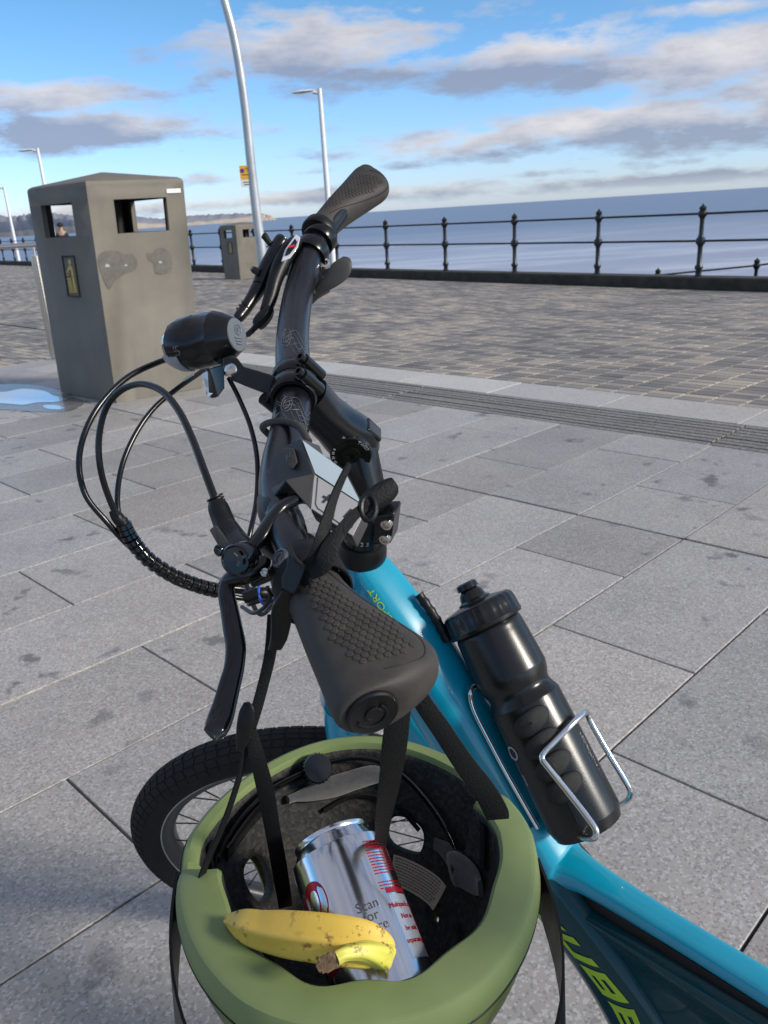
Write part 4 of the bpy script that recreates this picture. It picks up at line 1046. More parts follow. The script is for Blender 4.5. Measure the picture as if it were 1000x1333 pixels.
# grips
def grip(A, B, wd, name_parent, near=True):
    ax = (B-A).normalized(); L = (B-A).length; w_ = (wd-ax*wd.dot(ax)).normalized(); t_ = ax.cross(w_).normalized()
    if t_.dot(CAM-A) < 0: t_ = -t_
    prof = [(0, .0165, .0165, 0, 2), (.03, .0185, .018, 0, 2), (.12, .0180, .0175, .000, 2), (.30, .0200, .0185, .002, 2.1), (.48, .0245, .0180, .006, 2.3), (.64, .0292, .0165, .0105, 2.5), (.76, .0318, .0160, .0130, 2.6), (.86, .0310, .0158, .0120, 2.6), (.93, .0275, .0162, .0085, 2.4), (.975, .0232, .0160, .0045, 2.2), (1.0, .0185, .0150, .0015, 2.1), (1.006, .015, .013, .0005, 2)]
    if not near: prof = [(a, b*.84, c*.92, d_*.8, e) for a, b, c, d_, e in prof]
    S = [tuple(q) for q in spline(prof, 5)]
    m_ = MB(); m_.loft([ring(A+ax*L*f+w_*o, w_, t_, hw, ht, p, 40) for f, hw, ht, o, p in S]); g = m_.build('grip', 'rubber', name_parent, ang=70)
    fs_ = [q[0] for q in S]
    def top(f, w):     # surface point on the camera side; w in metres from the bar axis
        hw, ht, o, p = [np.interp(f, fs_, [q[i] for q in S]) for i in (1, 2, 3, 4)]
        x = max(-.98, min(.98, (w-o)/hw)); y = (1-abs(x)**p)**(1/p)*ht
        return A+ax*L*f+w_*w+t_*y
    # hexagon relief
    m_ = MB(); r_ = .00225; step = r_*1.95; nrow = 0
    rows = 24
    for i in range(rows):
        f = .17+i*step*.866/L
        lo_, hi__ = np.interp(f, [.17, .35, .62, .80, .86], [-.004, -.009, -.008, -.001, .006]), np.interp(f, [.17, .4, .62, .80, .86], [.004, .013, .030, .031, .020])
        if f > .84: break
        w = lo_ + (step/2 if i % 2 else 0) - (lo_ % step)
        while w < hi__:
            if w > lo_:
                c_ = top(f, w); cx_ = (top(f, w+.001)-c_).normalized(); cn = ax.cross(cx_).normalized()
                if cn.dot(t_) < 0: cn = -cn
                lo6 = []; 
                for rr_, e in ((r_*1.02, -.0006), (r_*.93, .00035), (r_*.55, .0005)):
                    lo6.append([c_+cx_*rr_*math.cos(q)+ax*rr_*math.sin(q)+cn*e for q in [R(30+60*k) for k in range(6)]])
                m_.loft(lo6)
            w += step
    m_.build('hexagon_relief', 'rubber', g, smooth=False, kind='stuff')
    # raised seam line round the palm area
    m_ = MB(); sp = [top(f, w) + t_*.0000 for f, w in spline([(.10, .006), (.25, .012), (.45, .0225), (.62, .0315), (.72, .0365), (.80, .0370), (.87, .033), (.905, .022), (.912, .010)], 8)]
    m_.tube(sp, .00035, 5); m_.build('seam', 'matt', g)
    # end cap
    e_ = A+ax*(L*1.002); m_ = MB(); m_.lathe(e_-ax*.002, ax, [(0, .0138), (.004, .0138), (.0048, .0128), (.0042, .0118), (.0042, 0)], 32); cp = m_.build('end_cap', 'matt', g)
    m_ = MB(); zz = ax
    q1 = w_; q2 = zz.cross(q1)
    for (r0, a0, a1, wd_) in ((.0085, 200, 420, .0014), (.0045, 20, 250, .0016)):
        m_.tube([e_+zz*.0026+(q1*math.cos(R(x))+q2*math.sin(R(x)))*(r0*(1-.25*(x-a0)/(a1-a0))) for x in range(a0, a1, 12)], wd_*.5, 6)
    m_.build('cap_emblem', 'matt', cp)
    return ax, w_, t_, top
gA, gB = P(403, 757, .488), P(484, 925, .402)
gax, gw, gt, gtop = grip(gA, gB, V(1, 0, .02), bike)
fA, fB = P(418, 300, .885), P(478, 230, .955)
grip(fA, fB, V(1, -.05, -.12), bike, False)
# grip clamp rings with lettering
def clampring(c_, ax, r_, w, nm='grip_clamp', m='matt', txt=None):
    m_ = MB(); m_.lathe(c_-ax*w/2, ax, [(0, r_*.88), (0, r_), (w*.15, r_*1.06), (w*.85, r_*1.06), (w, r_), (w, r_*.88)], 30); o = m_.build(nm, m, bike); return o
clampring(gA-gax*.010, gax, .0190, .016)
m_ = MB(); bo = gA-gax*.010+(-gw)*.014+gt*.0135; bd = (-gw+gt).normalized(); m_.lathe(bo, bd, [(0, .0062), (.002, .0062), (.0025, .0048), (.001, .0045), (.001, 0)], 20); m_.tube([bo+bd*.002+(gax*math.cos(q)+bd.cross(gax)*math.sin(q))*.0030 for q in [k*.4 for k in range(13)]], .0006, 5); m_.build('grip_clamp_bolt', 'dimprint', bike)
fax = (fB-fA).normalized(); clampring(fA-fax*.004, fax, .0185, .012)

# wide rounded clamps of brake and shifter on the far side
def barring(i, r_, w, m='black', nm='lever_clamp'):
    i = int(i); c_ = bw[i]; ax = (bw[i+2]-bw[i-2]).normalized(); m_ = MB()
    m_.lathe(c_-ax*w/2, ax, [(0, r_*.85), (0, r_*.97), (w*.12, r_), (w*.88, r_), (w, r_*.97), (w, r_*.85)], 32); return m_.build(nm, m, bike), c_, ax
barring(24*2.35, .0178, .012); barring(24*2.85, .0185, .014)
# far brake master cylinder
lv = bike
def lev(pts, name, m, k=8, n=16, ell=None, par=None):
    m_ = MB(); pxtube(m_, pts, None, k, n, ell); return m_.build(name, m, par or bike)
fb = lev([(371, 309, .86, 6), (367, 314, .86, 10.5), (356, 335, .855, 11.5), (345, 356, .85, 11.5), (338, 372, .845, 10)], 'brake_cylinder', 'black')
lev([(344, 360, .85, 11), (335, 378, .845, 10), (326, 392, .84, 8.5), (318, 404, .835, 8.2), (311, 413, .83, 7.4), (308, 417, .83, 5.5)], 'hose_ferrule', 'black')
for q_ in (0, 1, 2): lev([(321-q_*3.6-.8, 399.5+q_*4.2, .836, 8.9), (321-q_*3.6+.8, 398+q_*4.2, .836, 8.9)], 'ferrule_rib', 'matt', k=2, par=fb)
m_ = MB(); pxtube(m_, [(352, 318, .855, 3.5), (345, 308, .855, 4.6), (343, 306, .855, 4.6)], None, 3, 10); m_.build('bleed_cap', 'matt', fb)
m_ = MB(); pxtube(m_, [(338, 355, .84, 5), (332, 352, .84, 5), (328, 349, .838, 3.5)], None, 3, 12); m_.build('adjuster_screw', 'gloss', fb)
lev([(357, 330, .86, 8), (372, 322, .86, 9), (388, 318, .865, 9)], 'lever_bracket', 'black')
# far brake lever seen end on beyond the bar
lev([(344, 362, .86, 7), (352, 380, .88, 6.5), (356, 350, .93, 6), (360, 318, .97, 5)], 'brake_lever', 'black')
# shifter body, window, thumb levers
lev([(386, 314, .85, 9), (376, 326, .845, 11), (366, 345, .84, 11.5), (358, 365, .835, 10), (352, 388, .83, 9), (346, 405, .825, 8)], 'shifter_body', 'matt')
m_ = MB(); wq = [P(385, 305, .832), P(391, 309, .832), P(388, 322, .826), P(378, 336, .822), P(366, 341, .822), (P(371, 325, .827))]
cn = (CAM-wq[0]).normalized(); m_.loft([[q_+cn*.0 for q_ in wq], [q_+cn*.004 for q_ in wq]]); m_.build('gear_window', 'lens', bike, bevel=.0008)
m_ = MB(); wq2 = [P(386, 308, .828), P(389, 310, .828), P(385, 321, .822), P(377, 331, .819), P(371, 333, .819), P(374, 324, .822)]; m_.add(wq2, [tuple(range(6))]); m_.build('gear_scale', 'bar', bike, smooth=False)
m_ = MB(); m_.add([P(376, 319.5, .819), P(384, 318, .819), P(383.4, 321, .8185), P(375, 322.5, .8185)], [(0, 1, 2, 3)]); m_.build('gear_pointer', 'red', bike, smooth=False)
lev([(351, 402, .825, 7), (346, 410, .822, 9.5), (338, 420, .82, 9.5), (334, 425, .82, 7)], 'barrel_adjuster', 'matt', k=3, n=8)
lev([(336, 422, .82, 4.5), (328, 431, .82, 3.6), (322, 437, .82, 3.0)], 'adjuster_tip', 'matt', k=3)
# thumb lever (grey paddle)
m_ = MB(); sp = spline([(398, 398, .87, 5), (408, 387, .865, 7), (420, 374, .86, 9), (432, 364, .857, 13), (443, 352, .855, 16), (449, 342, .855, 12), (451, 336, .857, 6)], 6)
rings = []
for i, q in enumerate(sp):
    c_ = P(*q[:3]); a_ = P(*sp[max(i-1, 0)][:3]); b_ = P(*sp[min(i+1, len(sp)-1)][:3]); t_ = (b_-a_).normalized(); wv = t_.cross(fw).normalized(); nn = wv.cross(t_)
    rings.append(ring(c_, wv, nn, q[3]*q[2]/F*.85, .0022, 2.6, 16))
m_.loft(rings); m_.build('thumb_lever', 'disp', bike)
m_ = MB(); c_ = P(413, 371, .872); m_.box(c_, V(.8, .5, .2), V(-.5, .8, 0), V(0, 0, 1), .010, .012, .010); m_.build('shifter_housing', 'disp', bike, bevel=.002)
m_ = MB(); c_ = P(423, 344, .868); m_.lathe(c_, V(.1, .2, -1), [(0, .0055), (.004, .0055), (.0045, .003), (.001, .003), (.001, 0)], 18); m_.build('clamp_bolt', 'steel', bike)
lev([(415, 322, .875, 8), (420, 335, .872, 8.5), (422, 347, .870, 7)], 'clamp_ear', 'black')

# headlight
m_ = MB(); a0, a1 = P(307, 436, .705), P(228, 451, .73); ax = (a1-a0).normalized()
LL = (a1-a0).length
m_.lathe(a0, ax, [(-.001, .0150), (0, .0158), (.010, .0218), (.017, .0240), (.018, .0236), (.038, .0235), (.039, .0240), (.054, .0230), (.060, .0212), (.062, .0175)], 14)
hl = m_.build('headlight', 'black', bike, ang=30)
m_ = MB(); m_.lathe(a0-ax*.0018, ax, [(-.0008, 0), (0, .0140), (.0012, .0148)], 32, cap=False); m_.build('rear_disc', 'lensgrey', hl)
m_ = MB(); m_.lathe(a1-ax*.0+ax*.000, ax, [(.0, .0165), (.004, .0140), (.006, 0.0)], 32, cap=False); m_.build('lens', 'lensdark', hl)
m_ = MB(); rr0 = -up_st
lowd = (V(-.25, -.93, -.25)); lowd = (lowd-ax*lowd.dot(ax)).normalized(); sdv = ax.cross(lowd)
m_.loft([[a1+ax*k_+(lowd*math.cos(q)+sdv*math.sin(q))*r_ for q in [R(-40+6*j) for j in range(13)]]+[a1+ax*k_+(lowd*math.cos(q)+sdv*math.sin(q))*(r_-.004) for q in [R(32-6*j) for j in range(13)]] for k_, r_ in ((-.014, .0243), (-.006, .0235), (-.002, .0215), (.004, .018))])
m_.build('lower_lens', 'lens_soft', hl)
e1 = (V(0, .3, -1)); e1 = (e1-ax*e1.dot(ax)).normalized(); e2 = ax.cross(e1)
m_ = MB(); put_text(m_, 'FU', lambda v: a0+ax*(.047+v.y)+(e1*math.cos(.75+v.x/.0235)+e2*math.sin(.75+v.x/.0235)*-1)*(.0236+v.z), .008, extr=.0002); m_.build('lettering', 'dimprint', hl, smooth=False)
# small certification marks on the rear disc
xd = V(.3, .1, .9); xd = (xd-ax*xd.dot(ax)).normalized(); yd = -ax.cross(xd)
if yd.dot(upv) < 0: yd = -yd
m_ = MB(); put_text(m_, 'E', flat_fn(a0-ax*.0032+yd*.004, xd, yd), .006, extr=.0002); m_.tube([a0-ax*.003+yd*.004+(xd*math.cos(q)+yd*math.sin(q))*.0045 for q in [k*.4 for k in range(17)]], .0003, 4)
for k_ in range(3): m_.box(a0-ax*.003-yd*(.003+k_*.0025), xd, yd, ax, .006-k_*.001, .0004, .0002)
m_.build('marks', 'dimprint', hl, smooth=False)
# reflector and bracket
m_ = MB(); c_ = P(286, 497, .70); rx = V(.35, .05, .93).normalized(); 
rg = [P(277, 478, .70), P(292, 474, .695), P(293, 505, .695), P(284, 517, .70), P(276, 510, .705)]
m_.loft([[q for q in rg], [q+V(-.008, 0, .012) for q in rg]]); rf = m_.build('reflector', 'gloss', bike, bevel=.001)
rg2 = [P(264, 486, .715), P(277, 481, .705), P(277, 512, .705), P(271, 517, .712)]
m_ = MB(); m_.loft([rg2, [q+V(.004, 0, .010) for q in rg2]]); m_.build('reflector_lens', 'lens', rf)
lev([(297, 466, .70, 9), (301, 478, .70, 12), (303, 486, .70, 11)], 'light_pivot', 'black')
for dd_ in (.692, .712):
    m_ = MB(); q_ = [P(297, 470, dd_), P(309, 466, dd_), P(318, 478, dd_), P(352, 488, dd_), P(362, 492, dd_), P(352, 515, dd_), P(318, 502, dd_), P(300, 494, dd_), P(292, 484, dd_)]
    m_.loft([[q-fw*.0035 for q in q_], [q+fw*.0035 for q in q_]]); m_.build('light_bracket', 'black', bike, bevel=.001)
m_ = MB(); m_.box(P(338, 496, .702), V(.85, -.35, 0), V(.35, .85, 0), V(0, 0, 1), .014, .006, .012); m_.build('bracket_web', 'matt', bike, bevel=.001)
m_ = MB(); m_.lathe(P(301, 482, .683), V(.05, .1, -1), [(-.02, .004), (0, .0052), (.003, .0052), (.004, .0042), (.0035, .0022), (.001, .002), (.001, 0)], 18); m_.build('bracket_bolt', 'steel', bike)

# display unit
m_ = MB()
dT = [(392, 570, .560), (449, 611, .535), (472, 655, .515), (473, 671, .512), (459, 700, .505), (404, 664, .522), (409, 616, .537)]
tp_ = [P(*q) for q in dT]
# fit a plane so that the face is flat
c_ = sum(tp_, Vector())/len(tp_); A_ = np.array([list(q-c_) for q in tp_]); nn = Vector(np.linalg.svd(A_)[2][2]); 
if nn.dot(CAM-c_) < 0: nn = -nn
def onpl(px, py, e=0): r_ = ray(px, py); k = ((c_+nn*e)-CAM).dot(nn)/r_.dot(nn); return CAM+r_*k
face = [onpl(q[0], q[1]) for q in dT]
back = [q-nn*.013 for q in face]
m_.loft([back, [q-nn*.001 for q in face]]); dsp = m_.build('display_unit', 'disp', bike, smooth=False, bevel=.0012)
m_ = MB(); sc_ = [onpl(394, 573, .0004), onpl(448, 612.5, .0004), onpl(470, 655, .0004), onpl(410.5, 616, .0004)]; m_.loft([[q-nn*.001 for q in sc_], sc_]); m_.build('screen', 'screen', dsp, smooth=False)
m_ = MB(); sc_ = [onpl(409.5, 618, .0004), onpl(471, 657.5, .0004), onpl(472, 671, .0004), onpl(458.5, 698, .0004), onpl(405, 663, .0004)]; m_.loft([[q-nn*.001 for q in sc_], sc_]); kp = m_.build('key_panel', 'disp2', dsp, smooth=False)
m_ = MB()
def seamline(pts, m_=None, r_=.00035):
    mm = m_ or MB(); mm.tube([onpl(x, y, .0005) for x, y in pts], r_, 5); return mm
ml = MB()
seamline([(414, 621), (411, 656), (414, 662), (452, 688), (458, 687), (467, 668)], ml); seamline([(441, 639), (434, 675)], ml); seamline([(406, 663), (459, 698)], ml, .0005)
ml.build('key_seam', 'ink', kp)
ml = MB(); xd = (onpl(470, 655)-onpl(409, 616)).normalized(); yd = nn.cross(xd).normalized(); 
o_ = onpl(425.5, 649, .0006); ml.box(o_, xd, yd, nn, .0035, .0008, .0002); ml.box(o_, xd, yd, nn, .0008, .0036, .0003)
o_ = onpl(453, 668, .0006); ml.box(o_, xd, yd, nn, .0008, .0036, .0002); ml.build('key_symbol', 'ink', kp, smooth=False)
# side cheek of the display and its mount wrapping the bar
m_ = MB()
ck = [(392, 570, .560), (409, 616, .537), (404, 664, .522), (372, 628, .535), (352, 652, .545), (340, 645, .565), (341, 622, .575), (358, 598, .575), (373, 579, .57)]
ckw = [P(*q) for q in ck]; cko = sum(ckw, Vector())/len(ckw)
m_.loft([[q+V(.012, -.004, .016) for q in ckw], ckw]); chk = m_.build('display_cheek', 'disp', dsp, smooth=False, bevel=.0012)
m_ = MB(); pwq = [(369, 583, .565), (383, 584, .559), (388, 602, .552), (381, 611, .551), (374, 606, .555)]; pww = [P(*q)-fw*.0025 for q in pwq]; m_.loft([[q+fw*.006 for q in pww], pww]); m_.build('power_key', 'disp', chk, smooth=False, bevel=.0008)
m_ = MB(); pc_ = P(377, 595, .5525); m_.tube([pc_+V(.0022*math.cos(q), .0026*math.sin(q), .0) for q in [R(a) for a in range(125, 420, 20)]], .00035, 5); m_.tube([pc_, pc_+V(0, .004, 0)], .00035, 5); m_.build('power_symbol', 'ink', chk)
lev([(352, 650, .57, 18), (362, 668, .55, 26), (372, 684, .535, 26), (380, 697, .525, 22)], 'display_clamp', 'matt')

# near brake lever
nbk = lev([(281, 650, .545, 8.5), (284, 660, .543, 13.5), (290, 676, .54, 14.5), (296, 690, .535, 15.0)], 'hose_collar', 'matt', k=4)
for q_ in (0, 1, 2): lev([(279.5+q_*1.6, 647+q_*3.6, .545, 11.5), (280.3+q_*1.6, 648.5+q_*3.6, .545, 11.5)], 'collar_rib', 'matt', k=2, par=nbk)
lev([(293, 686, .535, 16), (305, 705, .528, 18.5), (318, 722, .515, 20), (330, 740, .505, 19)], 'brake_cylinder', 'black', n=24)
m_ = MB(); c_ = P(312, 727, .478); m_.lathe(c_+fw*.016, -fw+V(-.25, -.1, 0), [(0, .0098), (.012, .0098), (.0135, .0088), (.0125, .0078), (.0122, 0)], 28); cpb = m_.build('reservoir_cap', 'gloss', bike)
m_ = MB()
for q in range(3): a = q*2.1+.3; m_.tube([c_-fw*.0005+V(.0015*math.cos(a), .0015*math.sin(a), 0), c_-fw*.0005+V(.0045*math.cos(a), .0045*math.sin(a), 0)], .0009, 6)
m_.build('cap_recess', 'ink', cpb)
m_ = MB(); pq = [(272, 690, .525), (281, 683, .525), (303, 712, .512), (301, 738, .50), (292, 735, .502), (287, 716, .512)]; pw_ = [P(*q) for q in pq]; m_.loft([[q+fw*.008 for q in pw_], pw_]); m_.build('side_plate', 'disp', bike, bevel=.001)
m_ = MB(); m_.lathe(P(288, 716, .50), -fw+V(-.5, 0, 0), [(-.004, .0040), (.002, .0040), (.0035, .003), (.003, .0016), (.003, 0)], 16); m_.build('side_screw', 'gloss', bike)
# clamp arm sweeping to the bar
arm = lev([(318, 722, .515, 9), (336, 704, .515, 9.5), (350, 682, .522, 9), (366, 661, .53, 8.5), (388, 649, .535, 8), (402, 650, .54, 7)], 'clamp_arm', 'black', ell=1.5)
lev([(352, 705, .535, 20), (372, 710, .525, 26), (392, 716, .515, 25), (400, 720, .51, 22)], 'lever_clamp', 'matt')
# pivot body and lever blade
lev([(290, 764, .50, 8), (300, 755, .497, 11), (318, 748, .495, 14), (338, 740, .498, 12), (345, 728, .502, 9)], 'lever_pivot', 'black')
m_ = MB(); m_.lathe(P(345, 745, .485), -fw, [(-.003, .0026), (.001, .0026), (.0015, .0018), (.0005, .001), (.0005, 0)], 14); m_.build('pivot_screw', 'steel', bike)
m_ = MB(); sp = spline([(298, 752, .497, 9, 6), (295, 772, .494, 11, 8), (299, 795, .49, 12, 8), (303, 818, .484, 13, 8), (307, 842, .478, 13.5, 8), (305, 868, .472, 13.5, 8), (299, 892, .466, 14.5, 8), (293, 915, .46, 15.5, 8), (287, 935, .453, 17, 8), (281, 949, .447, 16, 8), (274, 957, .443, 12, 4)], 7)
rings = []
for i, q in enumerate(sp):
    c_ = P(*q[:3]); a_ = P(*sp[max(i-1, 0)][:3]); b_ = P(*sp[min(i+1, len(sp)-1)][:3]); t_ = (b_-a_).normalized(); wv = t_.cross(fw).normalized(); nn_ = wv.cross(t_)
    rings.append(ring(c_, wv, nn_, q[3]*q[2]/F, q[4]*q[2]/F, 2.2, 28))
m_.loft(rings); m_.build('brake_lever', 'gloss', bike, ang=60)
lev([(330, 760, .51, 5), (345, 752, .52, 7), (362, 742, .53, 9)], 'reach_adjuster', 'matt')

# hoses and cables
def hose(pts, r_, name='cable', m='hose', k=10, n=10, par=None):
    m_ = MB(); m_.tube(pxpath(pts, k), r_, n); return m_.build(name, m, par or bike)
hose([(308, 416, .83), (290, 430, .83), (262, 446, .80), (236, 462, .77), (205, 472, .745), (165, 492, .72), (131, 526, .70), (110, 565, .69), (103, 605, .69), (112, 645, .69), (138, 678, .695), (170, 712, .705), (215, 745, .715), (265, 762, .725), (315, 770, .74), (360, 775, .77), (420, 780, .81), (455, 775, .84)], .0027, 'brake_hose')
hose([(280, 650, .545), (265, 610, .56), (250, 570, .58), (233, 535, .60), (212, 510, .62), (185, 500, .64), (158, 508, .655), (138, 532, .665), (129, 570, .67), (131, 610, .675), (142, 648, .685), (158, 680, .695), (190, 720, .705), (230, 747, .715), (280, 762, .725), (330, 768, .745), (380, 774, .79), (430, 778, .82), (462, 772, .85)], .0027, 'brake_hose')
gc = hose([(330, 428, .82), (312, 444, .815), (290, 462, .80), (262, 484, .77), (232, 505, .745), (200, 532, .725), (175, 568, .71), (158, 610, .70), (153, 655, .70), (162, 690, .70), (188, 728, .705), (225, 756, .71), (265, 770, .72), (310, 778, .73), (360, 784, .76), (420, 790, .81), (450, 786, .84)], .0024, 'gear_cable')
m_ = MB(); o_ = P(246, 491, .752); xd = (P(260, 484, .766)-P(234, 500, .745)).normalized(); yd = (-fw).cross(xd).normalized()
put_text(m_, 'nexoo', flat_fn(o_-fw*.0026, xd, yd), .0058, extr=.0002); m_.build('cable_lettering', 'white', gc, smooth=False)
hose([(298, 492, .705), (312, 520, .70), (327, 558, .69), (335, 600, .67), (334, 650, .65), (326, 692, .63), (318, 730, .63), (322, 765, .66), (340, 800, .72), (372, 770, .76), (410, 768, .80)], .0021, 'light_cable')
hose([(402, 575, .60), (390, 556, .615), (372, 549, .63), (352, 550, .645), (342, 556, .66), (350, 566, .675)], .0028, 'bar_cable_tie', 'rubber')
# spiral wrap round the cable bundle
bpath = pxpath([(158, 676, .697), (170, 700, .70), (192, 727, .705), (225, 749, .712), (260, 763, .72), (292, 771, .728)], 14)
m_ = MB(); m_.tube(bpath, .0052, 12); wr_ = m_.build('cable_wrap', 'matt', bike)
m_ = MB()
for i in range(3, len(bpath)-4, 4):
    c_ = bpath[i]; t_ = (bpath[i+1]-bpath[i-1]).normalized(); a = upv-t_*upv.dot(t_); a.normalize(); b = t_.cross(a); tt = (t_+a*.35).normalized()
    m_.loft([[c_+t_*(o+.0016*math.sin(q))+(a*math.cos(q)+b*math.sin(q))*rr_ for q in [2*math.pi*j/12 for j in range(12)]] for o, rr_ in ((0, .0053), (.0005, .0068), (.0045, .0068), (.0055, .0053))])
m_.build('spiral_fins', 'gloss', wr_)
m_ = MB(); pxtube(m_, [(146, 664, .694, 5), (152, 672, .695, 8), (158, 680, .697, 8), (164, 690, .699, 5)], None, 4, 12); m_.build('cable_clip', 'matt', bike)
# blue clip and cable ends by the head tube
m_ = MB(); cc_ = P(347, 768, .60); m_.tube([cc_+V(.0052*math.cos(q), .011*math.sin(q), .004*math.cos(q)) for q in [R(a) for a in range(60, 372, 12)]], .0011, 8); m_.build('blue_clip', 'cableblue', bike)
m_ = MB(); m_.tube(pxpath([(345, 757, .60), (352, 754, .595), (358, 756, .59)], 4), .0012, 8); m_.build('blue_clip', 'cableblue', bike)
hose([(315, 790, .62), (330, 798, .60), (345, 790, .59), (352, 776, .585), (348, 764, .58)], .0016); hose([(322, 785, .63), (350, 780, .64), (385, 800, .70), (430, 800, .80)], .0030)
hose([(318, 778, .60), (340, 772, .60), (362, 775, .61)], .0045, 'cable_joint', 'matt'); hose([(350, 742, .52), (358, 760, .56), (362, 790, .62), (380, 796, .7)], .0026)
# sheath on the far side of the down tube
m_ = MB(); pth = [dt_c(l, .012)+U_FR*(.029+.004*math.sin((l-.05)/.07*math.pi))-N_FR*.013 for l in [.055+.055*i/16 for i in range(17)]]
m_.tube(pth, [.0045 if i % 3 else .0055 for i in range(17)], 12); m_.build('cable_sheath', 'matt', bike)

# bottle cage of bent wire
BA = P(652, 850, .805); BT = V(.440, -.885, -.13).normalized()       # bottle axis
bx_ = (U_FR-BT*U_FR.dot(BT)).normalized(); by_ = BT.cross(bx_).normalized()
if by_.dot(CAM-BA) < 0: by_ = -by_
RB = .0368
def cg(pts, r_=.0030):
    m_ = MB(); m_.tube(pxpath(pts, 8), r_, 12); return m_
cage = cg([(700, 1078, .80), (660, 1008, .80), (637, 965, .80), (619, 930, .80), (613, 912, .80), (613, 900, .80), (619, 893, .81), (632, 890, .84)], .0024).build('bottle_cage', 'silver', bike)
m_ = cg([(690, 1065, .86), (727, 1082, .80), (760, 1090, .742), (772, 1091, .722), (776, 1086, .718), (772, 1074, .72), (740, 1032, .735), (712, 997, .745), (706, 988, .748), (708, 980, .75), (722, 965, .752), (742, 945, .757), (758, 930, .77), (763, 927, .785), (766, 932, .79), (772, 945, .79), (795, 985, .785), (815, 1018, .782), (821, 1032, .785), (816, 1042, .80), (800, 1050, .83), (760, 1068, .87), (720, 1075, .885)])
m_.build('cage_loop', 'silver', cage)

# front wheel
WC = H0-S_AX*.575+V(-.040, -.006, .010); WN = N_BAR
WR = .262; e1 = V(1, 0, 0); e1 = (e1-WN*e1.dot(WN)).normalized(); e2 = WN.cross(e1).normalized()
if e2.z < 0: e2 = -e2
def make_wheel(nm, WC, WN, e1, e2, par, rotor=True):
    wl_ = bpy.data.objects.new(nm, None); COL.objects.link(wl_); wl_.parent = par; wl_.location = WC-parent_loc(par); wl_.empty_display_size = .05
    def torus(mj, prof, n=120, name='tyre', m='tyre', ang=40):
        m_ = MB(); rings = []
        for i in range(n):
            q = 2*math.pi*i/n; d = e1*math.cos(q)+e2*math.sin(q)
            rings.append([WC+d*(mj+x)+WN*y for x, y in prof])
        m_.loft(rings, closed=True); return m_.build(name, m, wl_, ang=ang)
    rt_ = .0265; R0 = WR-rt_
    tp = [(rt_*math.cos(q)*(1 if math.cos(q) > 0 else .9), rt_*math.sin(q)) for q in [2*math.pi*j/24 for j in range(24)]]
    ty = torus(R0, tp)
    # tread: shallow angled blocks and shoulder lugs, joined
    m_ = MB(); nT = 88
    for i in range(nT):
        for (y0, y1, sk, wd) in ((-.021, -.0135, .35, .80), (-.0125, -.0045, -.25, .80), (-.0035, .0035, .25, .8), (.0045, .0125, .25, .80), (.0135, .021, -.35, .80)):
            cs = []
            for hgt in (-.001, .0014):
                for (u_, y) in ((0, y0), (wd, y0), (wd, y1), (0, y1)):
                    qq = 2*math.pi*(i+u_+sk*(y-y0)/.008*.5)/nT; rr_ = math.sqrt(max(0, rt_**2-y*y))+hgt-abs(y)*.02
                    cs.append(WC+(e1*math.cos(qq)+e2*math.sin(qq))*(R0+rr_)+WN*y*1.03)
            m_.hexa(cs)
    m_.build('tread', 'tyre', ty, smooth=False, kind='stuff')
    # sidewall ribs
    m_ = MB()
    for s_ in (-1, 1):
        for i in range(88):
            q0 = 2*math.pi*(i+.1)/88; q1 = 2*math.pi*(i+.75)/88; cs = []
            for hgt in (0, .0009):
                for (q, a) in ((q0, .95), (q1, .95), (q1, 1.25), (q0, 1.25)):
                    d = e1*math.cos(q)+e2*math.sin(q); cs.append(WC+d*(R0+(rt_+hgt)*math.cos(a))+WN*s_*(rt_+hgt)*math.sin(a))
            m_.hexa(cs)
    m_.build('sidewall_ribs', 'tyre', ty, smooth=False, kind='stuff')
    rm = torus(R0-.022, [(.006, .016), (.003, .017), (-.010, .0125), (-.014, .006), (-.014, -.006), (-.010, -.0125), (.003, -.017), (.006, -.016)], 96, 'rim', 'rim')
    torus(R0-.0225, [(.0048, .0172), (.0028, .0174), (.0028, -.0174), (.0048, -.0172)], 96, 'rim_stripe', 'rimstripe')
    nS = 32
    for i in range(nS):
        s_ = 1 if i % 2 else -1; q0 = 2*math.pi*i/nS; q1 = q0+(1 if (i//2) % 2 else -1)*1.15
        m_ = MB(); m_.tube([WC+(e1*math.cos(q1)+e2*math.sin(q1))*.024+WN*s_*.028, WC+(e1*math.cos(q0)+e2*math.sin(q0))*(R0-.036)+WN*s_*.003], .0011, 5, cap=False); m_.build('spoke', 'spoke', wl_)
    m_ = MB(); m_.lathe(WC-WN*.05, WN, [(0, .006), (.012, .008), (.018, .030), (.023, .030), (.028, .015), (.070, .015), (.075, .028), (.079, .028), (.085, .008), (.10, .006)], 24); m_.build('hub', 'rim', wl_)
    if rotor:   # perforated disc on the camera side
        m_ = MB(); n_ = 72
        for i in range(n_):
            q0, q1 = 2*math.pi*i/n_, 2*math.pi*(i+1)/n_
            ra = [(.058, .0635), (.0695, .0735), (.079, .082)] if i % 3 == 0 else [(.058, .082)]
            for r0_, r1_ in ra:
                m_.hexa([WC-WN*(.041+z)+(e1*math.cos(q)+e2*math.sin(q))*r_ for z in (.0, -.0018) for (q, r_) in ((q0, r0_), (q1, r0_), (q1, r1_), (q0, r1_))])
        for i in range(6):
            q = 2*math.pi*i/6; d0 = e1*math.cos(q)+e2*math.sin(q); d1_ = e1*math.cos(q+.5)+e2*math.sin(q+.5); m_.tube([WC-WN*.040+d0*.018, WC-WN*.040+d1_*.060], .004, 6, ell=.3)
        m_.build('brake_disc', 'rotor', wl_, smooth=False)
    return wl_
make_wheel('front_wheel', WC, WN, e1, e2, bike)
